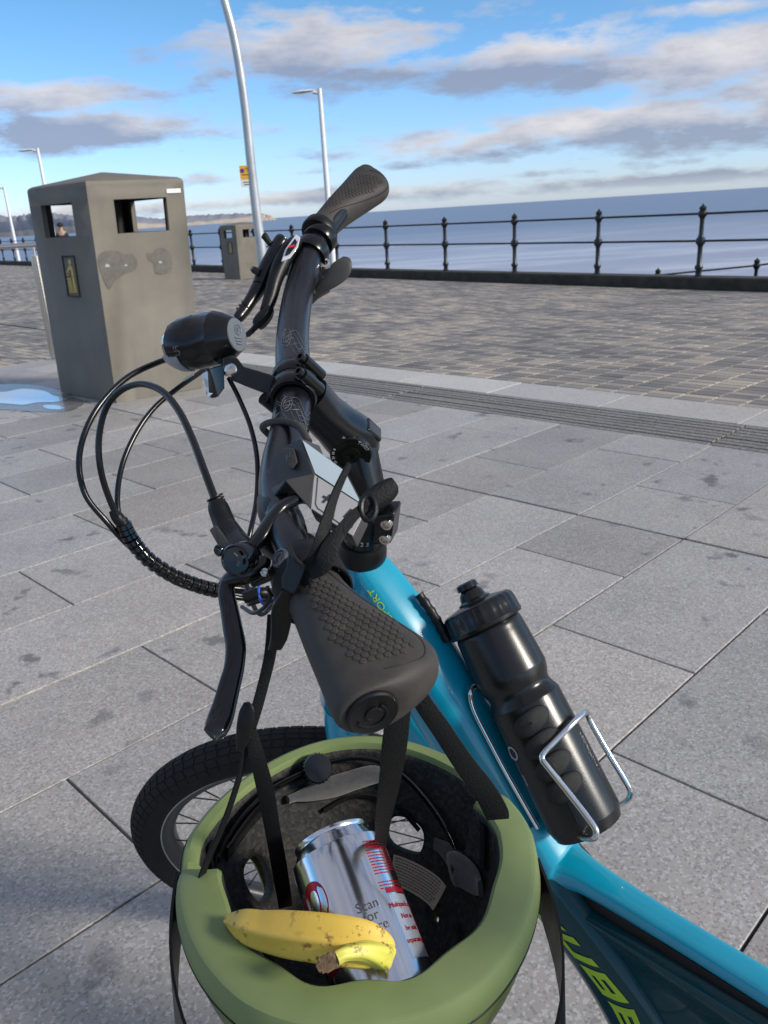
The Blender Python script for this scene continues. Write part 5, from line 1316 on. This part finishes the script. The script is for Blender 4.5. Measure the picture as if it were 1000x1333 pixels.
# fork
m_ = MB(); cr_ = H0-S_AX*.185
m_.loft([ring(H0-S_AX*q, e1, WN, a_, b_, 2.4, 24) for q, a_, b_ in ((.242, .032, .032), (.255, .031, .042), (.270, .029, .056), (.292, .026, .062), (.304, .018, .058))]); m_.build('fork_crown', 'cyan', bike)
for s_ in (-1, 1):
    m_ = MB(); p0 = H0-S_AX*.285+WN*s_*.047; p1 = WC+WN*s_*.052
    m_.tube([p0, p0.lerp(p1, .3)-e1*.0, p0.lerp(p1, .65)-e1*.002, p1+ (p1-p0).normalized()*.012], [.0165, .0160, .0135, .0115], 18); m_.build('fork_leg', 'cyan', bike)
# rear end: seat post, saddle, rear wheel and stays, crank (outside the photograph)
upw = Vector((0, 0, 1)); rear = on_frame_plane(1000, 1283)-H0; rear = (rear-N_FR*rear.dot(N_FR)); rear = N_FR.cross(S_AX); rear = rear if rear.dot(rt) > 0 else -rear
upf = (upw-N_FR*upw.dot(N_FR)).normalized(); rear = N_FR.cross(upf).normalized()
if rear.dot(rt) < 0: rear = -rear
RWC = B3+rear*.34; RWC = RWC + upf*((.262*upf.z-RWC.z)/upf.z)
make_wheel('rear_wheel', RWC, -N_FR, rear, upf, bike, False)
for s_ in (-1, 1):
    m_ = MB(); m_.tube([B3-N_FR*s_*.025+rear*.0, B3+rear*.12-N_FR*s_*.055, RWC-N_FR*s_*.065], [.017, .013, .011], 14); m_.build('stay', 'cyan', bike)
    m_ = MB(); m_.tube([dt_c(.66, 0)-N_FR*s_*.03, dt_c(.66, 0).lerp(RWC, .3)-N_FR*s_*.06, RWC-N_FR*s_*.065], [.016, .012, .011], 14); m_.build('stay', 'dark_teal', bike)
sp0 = B3+TB*.06; m_ = MB(); m_.tube([sp0-upf*.16, sp0+upf*.10+rear*.04], .024, 18); m_.build('seat_tube', 'cyan', bike)
m_ = MB(); m_.tube([sp0+upf*.08+rear*.03, sp0+upf*.42+rear*.17], .0165, 16); m_.build('seat_post', 'black', bike)
sc = sp0+upf*.44+rear*.17; m_ = MB(); m_.loft([ring(sc+rear*x+upf*z, N_FR, upf, w, h_, 2.4, 20) for x, w, h_, z in ((-.15, .012, .012, .0), (-.13, .02, .02, .0), (-.05, .026, .024, -.002), (.02, .05, .028, .002), (.08, .078, .03, .008), (.11, .075, .028, .012), (.125, .05, .018, .012))]); m_.build('saddle', 'matt', bike)
bbc = dt_c(.66, -.01); m_ = MB(); m_.lathe(bbc-N_FR*.07, N_FR, [(0, .05), (.01, .058), (.13, .058), (.14, .05)], 28); m_.build('motor', 'matt', bike)
for s_ in (-1, 1):
    m_ = MB(); c_ = bbc+N_FR*s_*.082; dirr = (-rear*.9*s_-upf*.35*s_).normalized(); m_.tube([c_, c_+dirr*.16], [.014, .011], 12, ell=.6); m_.build('crank', 'black', bike)
    m_ = MB(); m_.box(c_+dirr*.16+N_FR*s_*.05, N_FR, rear, upf, .045, .04, .011); m_.build('pedal', 'matt', bike, bevel=.004)
ks = RWC-upf*0+N_FR*.07-rear*.06; foot = ks+N_FR*.18-rear*.02; foot.z = .006; m_ = MB(); m_.tube([ks, foot], .009, 10); m_.build('kickstand', 'black', bike)

# ================================================================== BOTTLE
bot = thing('water_bottle', BA, 'black squeeze water bottle with ribbed cap standing in the wire cage on the down tube', 'bottle')
def bp(h, r=0, a=0): return BA+BT*h+(by_*math.cos(a)+bx_*math.sin(a))*r
prof = [(-.030, .0325), (-.026, .0345), (-.020, .0350), (-.012, .0355), (.018, .0368), (.024, .0365), (.031, .0345), (.036, .0325), (.040, .0320), (.045, .0335), (.050, .0358), (.056, .0366), (.10, .0370), (.165, .0372), (.172, .0368), (.180, .0345), (.184, .030), (.184, 0)]
m_ = MB(); sp = [tuple(q) for q in spline(prof, 4)]; m_.lathe(BA, BT, sp, 56, ref=by_); bb_ = m_.build('body', 'bottle', bot, ang=60)
m_ = MB(); m_.tube([bp(h, np.interp(h, [q[0] for q in prof], [q[1] for q in prof])+.0001, .70) for h in np.linspace(-.024, .17, 60)], .00035, 5); m_.build('mould_seam', 'bottle', bb_)
PC = .78
for k_, h in enumerate((.066, .088, .110, .132)):
    m_ = MB(); rings = []; n_ = 28
    for lvl, e in ((1.0, -.0008), (.97, .0014), (.88, .0026), (.55, .0034), (.05, .0036)):
        rg = []
        for j in range(n_):
            q = 2*math.pi*j/n_; a = PC+.56*lvl*math.cos(q); hh = h+.0112*lvl*math.sin(q)-.014*math.sin((a-PC))*.5
            rg.append(bp(hh, .0370+e, a))
        rings.append(rg)
    m_.loft(rings, cap=False); m_.build('finger_pad', 'bottle_pad', bb_, ang=70)
m_ = MB(); put_text(m_, 'Q', lambda v: bp(.088+v.y*-.0+v.x*.0-v.y*0+v.x, .0374+v.z, -.22+v.y/.037), .020, extr=.0002)
put_text(m_, 'aqua', lambda v: bp(.116+v.x, .0374+v.z, -.24+v.y/.037), .006, extr=.0002); m_.build('bottle_print', 'grey_print', bb_, smooth=False)
# cap
m_ = MB(); rings = []; n_ = 96
for h, r_, rib in ((-.0285, .0330, 0), (-.0300, .0382, 0), (-.0330, .0392, 0), (-.0345, .0388, .5), (-.0420, .0385, 1), (-.0490, .0378, 1), (-.0520, .0360, .4), (-.0535, .0335, 0), (-.0545, .028, 0), (-.0570, .016, 0), (-.0580, 0.0, 0)):
    rings.append([bp(h, max(1e-5, r_-rib*.0012*(.5+.5*math.cos(24*2*math.pi*j/n_))), 2*math.pi*j/n_) for j in range(n_)])
m_.loft(rings); cp = m_.build('cap', 'cap', bot, ang=35)
m_ = MB(); m_.lathe(BA, BT, [(-.054, .0175), (-.058, .0170), (-.060, .0135), (-.066, .0120), (-.070, .0085), (-.0705, .0112), (-.076, .0106), (-.0775, .0080), (-.0775, .0035), (-.074, .003), (-.074, 0)], 28); m_.build('spout', 'cap', cp)

# ================================================================== HELMET
HO = Vector((-.034, .470, .672))
helm = thing('helmet', HO, 'olive green cycling helmet hanging upside down by its straps from the near grip', 'helmet')
HT = R(0)
HXv = Vector((math.cos(R(2)), math.sin(R(2)), -.03)).normalized(); HZ = Vector((.03, -.02, 1)).normalized(); HYv = HZ.cross(HXv).normalized()
def HP(x, y, z): return HO+HXv*x+HYv*y+HZ*z
AX, AY, DP = .125, .128, .150
def rimh(q):        # rim height by azimuth (0 = right, 90 deg = far, 270 = near)
    c_, s_ = math.cos(q), math.sin(q)
    h = .004 + .006*max(0, s_)**2 + .006*max(0, -s_)**2
    for q0, dp, wd in ((R(182), -.012, .09), (R(27), -.010, .09)): 
        dq = (q-q0+math.pi) % (2*math.pi)-math.pi; h += dp*math.exp(-(dq/wd)**2)
    return h
def orad(q, s_):    # outer horizontal radius factor, s_ 0 rim .. 1 crown
    ph = s_*math.pi/2
    return (math.cos(ph)**.72)*(1+.018*math.sin(min(1, s_*3)*math.pi)*(1 if math.sin(q) < .3 else .4))
def el(q):          # plan outline
    c_, s_ = math.cos(q), math.sin(q); p = 2.12
    k = (abs(c_)**p+abs(s_)**p)**(-1/p)
    ay = AY*(.89 if s_ > 0 else 1.0+.13*min(1, -s_*1.2)); nar = 1-.20*max(0, s_)**1.3-.03*max(0, -s_)
    return k*c_*AX*nar, k*s_*ay
def outer(q, s_):
    x, y = el(q); f = orad(q, s_); z = rimh(q)*(1-s_)-DP*math.sin(s_*math.pi/2)**1.05
    return HP(x*f, y*f, z)
def sstep(x): x = max(0, min(1, x)); return x*x*(3-2*x)
def thick(q):       # rim width: thin round the back, wide in front of the two strap slots
    a = math.degrees(q) % 360
    left = sstep((a-180)/7); right = sstep((388-a)/7) if a > 180 else sstep((28-a)/7)
    k = left*right if a > 180 else (right if a < 90 else left)
    return .0095 + (.0185 if 90 < a < 300 else .0185-.0045*sstep((a-300)/60) if a >= 300 else .0140)*k
def inner(q, s_, e=0):
    x, y = el(q); r0 = math.hypot(x, y); f = orad(q, s_)*(1-(thick(q)+e+.006*math.sin(s_*math.pi))/r0); z = (rimh(q)-.003)*(1-s_)-(DP-.024-e)*math.sin(s_*math.pi/2)**1.05
    return HP(x*f, y*f, z)
NQ, NS = 144, 40
# vents: (azimuth deg, s centre, half width deg, half height s)
vents = [(61, .385, 11.5, .080), (153, .38, 7.5, .105), (348, .52, 11, .05), (25, .62, 9, .05), (300, .45, 10, .09), (240, .45, 10, .09), (196, .5, 7, .06), (320, .74, 12, .06), (220, .74, 12, .06)]
def ventm(q, s_):
    best = 9; bi = None
    for v in vents:
        dq = (math.degrees(q)-v[0]+180) % 360-180; m = ((abs(dq)/v[2])**2.6+(abs(s_-v[1])/v[3])**2.6)**(1/2.6)
        if m < best: best = m; bi = v
    return best, bi
def vgrid(fn, NQ, s0):
    qs = []; 
    for i in range(NQ):
        for j in range(NS+1):
            q = 2*math.pi*i/NQ; s_ = s0+(1-s0)*j/NS; m, v = ventm(q, s_)
            if .80 < m < 1.22:
                dq = (math.degrees(q)-v[0]+180) % 360-180; q = R(v[0]+dq/m); s_ = v[1]+(s_-v[1])/m; m = 1.0
            qs.append((q, s_, m))
    vs = [fn(q, min(1, s_)) for q, s_, m in qs]; fs = []
    for i in range(NQ):
        for j in range(NS):
            f = (i*(NS+1)+j, ((i+1) % NQ)*(NS+1)+j, ((i+1) % NQ)*(NS+1)+j+1, i*(NS+1)+j+1)
            if all(qs[k][2] <= 1.001 for k in f): continue
            fs.append(f)
    return vs, fs
m_ = MB(); v_, f_ = vgrid(outer, NQ, .05); m_.add(v_, f_); sh = m_.build('shell', 'helmet', helm, solid=.0022, ang=60)
# rim: rounded green lip with a groove below it
m_ = MB(); rings = []
for i in range(NQ):
    q = 2*math.pi*i/NQ; o = outer(q, .0); x, y = el(q); dout = (HXv*x+HYv*y).normalized(); t = thick(q)
    scal = .0028*math.sin(q*11)*max(0, -math.sin(q)-.0) if math.sin(q) < 0 else 0
    t += scal
    b = outer(q, .105)
    rg = [b-dout*.003, b+dout*.0030, outer(q, .075)+dout*.0042, o+dout*.0030-HZ*.006, o+dout*.0010-HZ*.0012, o-dout*.0025+HZ*.0006, o-dout*(t*.90)-HZ*.0008, o-dout*(t*.99)-HZ*.0035, o-dout*t*1.0-HZ*.010, o-dout*(t*.8)-HZ*.012]
    rings.append(rg)
m_.loft(rings, closed=True); m_.build('rim', 'helmet_rim_lit', helm, ang=32)
m_ = MB(); m_.tube([outer(2*math.pi*i/NQ, .088)+(HXv*el(2*math.pi*i/NQ)[0]+HYv*el(2*math.pi*i/NQ)[1]).normalized()*.0034 for i in range(NQ)], .0011, 6, closed=True); m_.build('crease_line', 'matt', helm)  # dark tube added to draw the shaded crease below the rim
m_ = MB(); v_, f_ = vgrid(lambda q, s_: inner(q, s_), NQ, .02); m_.add(v_, f_); ln = m_.build('liner', 'foam', helm, ang=60)
sm_ = ln.modifiers.new('s', 'SOLIDIFY'); sm_.thickness = .014; sm_.offset = -1
def inpt(q, s_, e=.0): # a point just inside the liner
    p_ = inner(q, s_); c_ = HP(0, 0, -.05); return p_+(c_-p_).normalized()*e
def pad(path, w, name='pad', m='pad', th=.006):
    # path: (deg, s) list -> thick rounded pad following the liner
    m_ = MB(); s_ = spline(path, 6); pts_ = [inpt(R(q), k_, th*.6) for q, k_ in s_]; K = len(pts_); rings = []
    for i in range(K):
        t_ = (pts_[min(i+1, K-1)]-pts_[max(i-1, 0)]).normalized(); nn_ = (HP(0, 0, -.05)-pts_[i]).normalized(); sd = t_.cross(nn_).normalized(); nn_ = sd.cross(t_)
        k_ = max(.25, math.sin(math.pi*(i+.5)/K))**.5
        ww = np.interp(i/(K-1), np.linspace(0, 1, len(w)), w) if hasattr(w, '__len__') else w
        rings.append(ring(pts_[i], sd, nn_, ww/2*k_, th*.6*k_, 3, 20))
    m_.loft(rings); return m_.build(name, m, helm, ang=60)
pad([(128, .13), (116, .15), (104, .155), (92, .14), (78, .11), (66, .10)], [.012, .020, .022, .020, .024, .018], th=.010)
pad([(42, .34), (30, .33), (18, .30), (6, .27), (-4, .24)], [.022, .026, .028, .028], th=.007)
pad([(190, .30), (198, .20), (208, .16), (220, .20), (232, .30)], [.012, .016, .018, .014], m='padlight', th=.006)
pad([(200, .14), (212, .12), (226, .14), (238, .20)], [.012, .016, .014], m='pad', th=.006)
pad([(120, .62), (100, .60), (80, .60)], .018)
# retention dial and its arms
dc = inpt(R(112), .03, .014)+HZ*.006; dax = (HP(0, 0, .05)-dc).normalized(); dax = (dax+HZ*.3).normalized()
m_ = MB(); rings = []
a_ = HZ.cross(dax).normalized(); b_ = dax.cross(a_)
for h, r_ in ((-.006, .0105), (-.005, .0125), (.003, .0125), (.005, .011), (.0055, 0.0)):
    rings.append([dc+dax*h+(a_*math.cos(q)+b_*math.sin(q))*max(1e-5, r_-.0007*(1 if (j % 4) < 2 else 0)*(r_ > .0115)) for j, q in enumerate([2*math.pi*j/96 for j in range(96)])])
m_.loft(rings); m_.build('fit_dial', 'gloss', helm, ang=35)
def inrib(path, w, th=.0018, name='fit_band', m='gloss', e=.004):
    m_ = MB(); s_ = spline(path, 6); pts_ = [inpt(R(q), k_, e) for q, k_ in s_]; ribbon(m_, pts_, [(HP(0, 0, -.05)-p_).normalized() for p_ in pts_], w, th); return m_.build(name, m, helm)
inrib([(172, .10), (160, .06), (148, .04), (136, .03), (124, .035), (114, .04)], .012, e=.008)
inrib([(112, .03), (100, .02), (88, .02), (74, .04), (60, .10), (46, .18), (32, .26), (18, .30)], .0065, e=.008)
inrib([(165, .14), (155, .12), (145, .10), (138, .09)], .020, th=.003, e=.006)
inrib([(110, .26), (90, .22), (70, .24), (52, .32)], .004, m='web')
inrib([(170, .04), (172, .12), (176, .24), (182, .34)], .010, m='web', e=.003)
inrib([(12, .04), (9, .12), (4, .20)], .012, m='web', e=.003)
# safety label stuck inside
def labelpatch(q0, q1, s0, s1, name='safety_label', rows=9, m='paper'):
    m_ = MB(); nq, ns = 14, 6; vs = []
    for i in range(nq+1):
        for j in range(ns+1): vs.append(inpt(R(q0+(q1-q0)*i/nq), s0+(s1-s0)*j/ns, .0006))
    m_.add(vs, [(i*(ns+1)+j, (i+1)*(ns+1)+j, (i+1)*(ns+1)+j+1, i*(ns+1)+j+1) for i in range(nq) for j in range(ns)]); lb = m_.build(name, m, helm)
    m_ = MB(); random.seed(5)
    for r_ in range(rows):
        s_ = s0+(s1-s0)*(.10+.8*r_/(rows-1)); u = .05
        while u < .92:
            du = random.uniform(.015, .05); a = [inpt(R(q0+(q1-q0)*x), s_+ds, .0010) for x, ds in ((u, 0), (min(.95, u+du), 0), (min(.95, u+du), (s1-s0)*.035), (u, (s1-s0)*.035))]; m_.add(a, [(0, 1, 2, 3)]); u += du+.012
    m_.build('small_print', 'ink', lb, smooth=False)
labelpatch(66, 30, .62, .48)
labelpatch(170, 150, .60, .70, 'small_label', 5)
# shell crease line, pivots, visor
for q0, nm in ((183, 0), (-6, 0)):
    c_ = outer(R(q0), .16); dout = (c_-HP(0, 0, -.02)).normalized()
    m_ = MB(); m_.lathe(c_+dout*.001, dout, [(0, .010), (.003, .010), (.0045, .007), (.0045, 0)], 24); m_.build('visor_pivot', 'matt', helm)
    m_ = MB(); m_.lathe(c_+dout*.0055, dout, [(0, .0035), (.0015, .0035), (.002, .002), (.001, 0)], 14); m_.build('pivot_screw', 'steel', helm)
m_ = MB(); rings = []
for i in range(41):
    f = i/40; q = R(184+(352-184)*f); x, y = el(q); bump_ = math.sin(math.pi*f); dout = (HXv*x+HYv*y).normalized()
    z0 = -.022-.058*bump_**.7; wdt = .034+.030*bump_**.5; off = .003+.024*bump_
    if f > .5: off += .016*math.sin(math.pi*(f-.5)*2)
    c_ = HP(x, y, z0)+dout*off
    rings.append([c_+HZ*wdt*.5, c_+HZ*wdt*.5+dout*.002, c_-HZ*wdt*.5+dout*(.006*bump_+.003), c_-HZ*wdt*.5+dout*(.006*bump_)])
m_.loft(rings); m_.build('visor', 'matt', helm, ang=60)

# straps (part of the helmet)
web = lambda pts, w, **k: None
def strap(pts, name='strap', n=(0, 0, -1), n2=None, th=.0016, k=8):
    m_ = MB(); pxribbon(m_, pts, None, th, k, n, n2); return m_.build(name, 'web', helm)
# left pair: from the buckle below the grip down to both sides of the helmet
strap([(357, 800, .500, 18), (352, 850, .503, 16), (343, 890, .506, 15), (332, 930, .508, 15), (322, 960, .510, 14)], n=(.5, 0, -1))
strap([(322, 945, .511, 18), (318, 985, .520, 12), (306, 1030, .535, 12), (288, 1080, .55, 13), (268, 1125, .56, 14), (256, 1165, .565, 15), (252, 1180, .565, 14)], n=(.8, 0, -.6), n2=(.9, 0, -.4))
strap([(326, 950, .509, 16), (336, 990, .52, 20), (346, 1030, .54, 22), (355, 1080, .57, 20), (364, 1130, .60, 20), (372, 1180, .62, 18)], n=(.2, 0, -1))
m_ = MB(); pxtube(m_, [(321, 914, .505, 4), (322, 925, .505, 10), (319, 945, .506, 11), (315, 965, .510, 8), (312, 978, .512, 4)], None, 6, 16, ell=.35); m_.build('strap_divider', 'matt', helm)
# right pair, behind the grip
strap([(520, 905, .47, 34), (517, 940, .475, 33), (513, 975, .485, 33), (507, 1020, .505, 28), (500, 1060, .53, 22), (495, 1100, .56, 16), (486, 1140, .60, 12)], n=(.1, 0, -1))
strap([(522, 850, .475, 24), (545, 905, .48, 24), (575, 950, .49, 26), (605, 995, .505, 28), (630, 1028, .52, 30), (645, 1055, .53, 32), (648, 1066, .532, 30)], n=(-.3, .3, -1))
# buckle and loop over the grip
gr = .0195
def around(c_, ax, r_, a0, a1, n_=24, off=Vector((0, 0, 0))):
    vd = (CAM-c_).normalized(); a = (vd-ax*vd.dot(ax)).normalized(); b = ax.cross(a)
    return [c_+off+(a*math.cos(R(a0+(a1-a0)*i/n_))+b*math.sin(R(a0+(a1-a0)*i/n_)))*r_ for i in range(n_+1)]
for kk, (rr_, dx) in enumerate(((.0205, .004), (.0222, .007))):
    c_ = gA+gax*dx; pts_ = around(c_, gax, rr_, -150, 150, 40); m_ = MB()
    nr_ = [(p_-c_).normalized() for p_ in pts_]; ribbon(m_, pts_, nr_, .015, .0016); m_.build('strap_loop', 'web', helm)
m_ = MB(); bq = [(377, 712, .462), (387, 730, .455), (397, 738, .452), (390, 757, .452), (384, 775, .455), (368, 768, .458), (366, 752, .46), (372, 738, .46)]
pw_ = [P(*q) for q in bq]; m_.loft([[q+fw*.010 for q in pw_], [q+fw*.002 for q in pw_], pw_]); m_.build('buckle', 'matt', helm, bevel=.0012)
m_ = MB(); m_.tube(pxpath([(376, 708, .460), (384, 727, .452), (397, 739, .449)], 4), .0013, 8); m_.build('buckle_frame', 'gloss', helm)
m_ = MB(); rings = [ring(P(*q[:3]), V(1, 0, .1), V(-.1, 0, 1), q[3]*q[2]/F, .0045, 3.5, 16) for q in spline([(378, 768, .465, 11), (371, 785, .47, 14), (367, 797, .475, 14), (366, 812, .48, 13), (363, 832, .485, 11), (358, 845, .49, 9)], 5)]; m_.loft(rings); m_.build('buckle_clip', 'matt', helm, ang=45)
# free strap ends standing up from the buckle
strap([(400, 742, .455, 26), (412, 728, .452, 25), (420, 700, .450, 21), (426, 675, .455, 16), (436, 645, .462, 13), (447, 620, .468, 11), (455, 604, .472, 9)], 'strap_end', n=(.3, .1, -1), n2=(.9, 0, -.5))
strap([(405, 745, .452, 20), (420, 735, .448, 24), (430, 712, .448, 22), (445, 690, .452, 17), (462, 670, .458, 14), (474, 661, .462, 13), (480, 656, .464, 12)], 'strap_end', n=(.2, .5, -1))
m_ = MB(); rings = []
for q in spline([(470, 668, .466, 9), (478, 655, .466, 13), (490, 648, .468, 15), (502, 640, .470, 15), (511, 633, .472, 12), (514, 629, .473, 8)], 6):
    rings.append(ring(P(*q[:3]), V(-.6, .8, 0), V(0, .2, -1).normalized(), q[3]*q[2]/F, .0052, 2.6, 18))
m_.loft(rings); m_.build('strap_roll', 'web', helm)
m_ = MB(); cc_ = P(480, 661, .460); m_.tube([cc_+V(.0042*math.cos(q), .0072*math.sin(q), .002*math.sin(q)) for q in [2*math.pi*i/20 for i in range(20)]], .0016, 8, closed=True); m_.build('strap_keeper', 'matt', helm)

# ================================================================== CAN
can_top = P(432, 1092, .575); can_bot = P(484, 1238, .53); cax = (can_top-can_bot).normalized()
CR = .0330
L = .115; can_bot = can_top-cax*L
can = thing('drink_can', can_bot, 'silver and red drink can lying in the helmet beside the banana', 'drink can')
vd = (CAM-can_top).normalized(); ca = (vd-cax*vd.dot(cax)).normalized(); cb = cax.cross(ca)
if cb.dot(rt) > 0: pass
else: cb = -cb
def cs(h, a, e=0): # a measured to the right from the camera-facing line
    return can_bot+cax*h+(ca*math.cos(a)+cb*math.sin(a))*(CR+e)
m_ = MB(); m_.lathe(can_bot, cax, [tuple(q) for q in spline([(.004, .0), (.002, .018), (-.0, .0235), (.001, .0250), (.004, .0275), (.009, .0322), (.013, .0330), (.096, .0330), (.101, .0322), (.107, .0292), (.112, .0266)], 4)]+[(.1125, .0266)], 72, ref=ca, cap=False); body_ = m_.build('body', 'can', can, ang=50)
m_ = MB(); m_.lathe(can_bot, cax, [(.1118, .0262), (.1135, .0272), (.1155, .0272), (.1160, .0262), (.1150, .0250), (.1100, .0240), (.1095, .0225), (.1105, .021), (.1108, 0)], 64, ref=ca, cap=False); lid = m_.build('lid', 'silver', can, ang=40)
m_ = MB(); tc_ = can_bot+cax*.1120; m_.loft([ring(tc_+cax*z-cb*.004, cb, ca, .0105, .007, 2.2, 20) for z in (0, .001)]); m_.build('pull_tab', 'silver', can)
def canpatch(h0, h1, a0, a1, m, name, n=12, e=.00012):
    m_ = MB(); vs = []
    for i in range(n+1):
        for j in range(3): vs.append(cs(h0+(h1-h0)*j/2, a0+(a1-a0)*i/n, e))
    m_.add(vs, [(i*3+j, (i+1)*3+j, (i+1)*3+j+1, i*3+j+1) for i in range(n) for j in range(2)]); return m_.build(name, m, body_)
canpatch(.020, .060, R(42), R(78), 'can_grey', 'grey_panel')
canpatch(.012, .052, R(78), R(120), 'can_red', 'red_panel')
canpatch(.061, .064, R(40), R(80), 'can_red', 'red_bar', e=.0002)
def cfn(h, a, e=.0003): return lambda v: cs(h+v.y, a+v.x/CR, e+v.z)
m_ = MB()
for i_, tx in enumerate(('Scan', 'for', 'more')): put_text(m_, tx, cfn(.0575-.0068*i_, R(12)), .0085, extr=.0001)
m_.build('print_text', 'ink', body_, smooth=False)
m_ = MB()
for i_, tx in enumerate(('Multipack can.', 'Not to', 'be sold', 'separately.')): put_text(m_, tx, cfn(.053-.0075*i_, R(60), .0004), .0046, extr=.0001)
m_.build('print_text', 'can_red', body_, smooth=False)
m_ = MB(); random.seed(3)
for r_ in range(15):
    h = .096-r_*.0020-(.004 if r_ > 11 else 0); a = 34
    while a < (74 if r_ not in (11, 14) else 60):
        da = random.uniform(2, 7); m_.add([cs(h, R(a), .0002), cs(h, R(a+da), .0002), cs(h+.0008, R(a+da), .0002), cs(h+.0008, R(a), .0002)], [(0, 1, 2, 3)]); a += da+1.1
m_.build('small_print', 'can_red', body_, smooth=False)
# big red italic script stroke, a looped letter
m_ = MB()
def cstroke(pts, n=10):
    s_ = spline(pts, n); K = len(s_); vs = []
    for i, (a, h, w) in enumerate(s_):
        t_ = np.array(s_[min(i+1, K-1)][:2])-np.array(s_[max(i-1, 0)][:2]); t_ = t_*np.array([CR, 1]); t_ /= np.linalg.norm(t_)+1e-9; n_ = np.array([-t_[1], t_[0]])
        for sg in (-1, 1): vs.append(cs(h+n_[1]*w*sg, a+n_[0]*w*sg/CR, .00015))
    m_.add(vs, [(2*i, 2*i+2, 2*i+3, 2*i+1) for i in range(K-1)])
DA = -4
def R2(a): return R(a*1.0+DA)
cstroke([(R2(-62), .042, .002), (R2(-46), .054, .0032), (R2(-30), .070, .0036), (R2(-32), .082, .003), (R2(-48), .083, .003), (R2(-62), .068, .0050), (R2(-64), .050, .0064), (R2(-52), .036, .0056), (R2(-34), .040, .0034), (R2(-12), .056, .0012)])
cstroke([(R2(-85), .03, .004), (R2(-76), .05, .004), (R2(-66), .07, .003), (R2(-60), .082, .001)])
put_text(m_, 'R', cfn(.051, R(-12), .0003), .003, extr=.0001); m_.build('script_letter', 'can_red', body_, smooth=False)

# ================================================================== BANANA
ban = thing('banana', P(400, 1225, .50), 'ripe yellow banana with brown specks resting in the helmet rim', 'banana')
bpts = [(293, 1199, .520, 3), (301, 1199, .517, 9), (320, 1204, .511, 18), (345, 1210, .504, 22), (375, 1214, .497, 25.5), (410, 1218, .490, 27), (445, 1223, .486, 27.5), (474, 1228, .486, 26), (492, 1235, .489, 21), (499, 1243, .491, 15)]
S_ = spline(bpts, 8); m_ = MB(); rings = []; al = []
pw_ = [P(*q[:3]) for q in S_]
for i, q in enumerate(S_):
    t_ = (pw_[min(i+1, len(pw_)-1)]-pw_[max(i-1, 0)]).normalized(); a = (-fw - t_*(-fw).dot(t_)).normalized(); b = t_.cross(a); r_ = q[3]*q[2]/F; rg = []
    for j in range(40):
        an = 2*math.pi*j/40; k_ = 1/ max(math.cos(((an+.35) % (2*math.pi/5))-math.pi/5), .8)*.93; k_ = 1+(k_-1)*1.35
        rg.append(pw_[i]+(a*math.cos(an)+b*math.sin(an))*r_*k_)
    rings.append(rg); al += [i/(len(S_)-1)*.9]*40
m_.loft(rings)
bo_ = m_.build('fruit', 'banana', ban, ang=80)
at_ = bo_.data.attributes.new('along', 'FLOAT', 'POINT'); at_.data.foreach_set('value', al)
m_ = MB(); sp_ = [(497, 1242, .487, 19), (487, 1240, .478, 15), (474, 1238, .472, 12), (460, 1239, .468, 10), (447, 1242, .464, 9), (438, 1247, .462, 9)]
S2 = spline(sp_, 6); rings = []; pw2 = [P(*q[:3]) for q in S2]
for i, q in enumerate(S2):
    t_ = (pw2[min(i+1, len(pw2)-1)]-pw2[max(i-1, 0)]).normalized(); a = (-fw - t_*(-fw).dot(t_)).normalized(); b = t_.cross(a); r_ = q[3]*q[2]/F
    rings.append([pw2[i]+(a*math.cos(an)+b*math.sin(an))*r_*(1+.08*math.cos(5*an)) for an in [2*math.pi*j/30 for j in range(30)]])
m_.loft(rings); st2 = m_.build('stem', 'banana', ban, ang=80)
at_ = st2.data.attributes.new('along', 'FLOAT', 'POINT'); at_.data.foreach_set('value', [.90+.1*min(1, (i/len(S2))*1.5) for i in range(len(S2)) for j in range(30)])
m_ = MB(); random.seed(9); S3 = spline([(440, 1246, .4625, 10), (430, 1251, .460, 11.5), (423, 1256, .459, 11), (419, 1259, .459, 4)], 5); rings = []
for q in S3: rings.append([P(*q[:3])+V(math.cos(an), math.sin(an), 0)*q[3]*q[2]/F*random.uniform(.7, 1.15)+V(.4, .3, 0)*0 for an in [2*math.pi*j/18 for j in range(18)]])
m_.loft(rings); m_.build('stem_end', 'banana_tip', ban)
m_ = MB(); m_.lathe(P(296, 1197.5, .518), V(-1, .1, .05), [(-.001, .0025), (.001, .0022), (.002, 0)], 12); m_.build('blossom_end', 'banana_tip', ban)
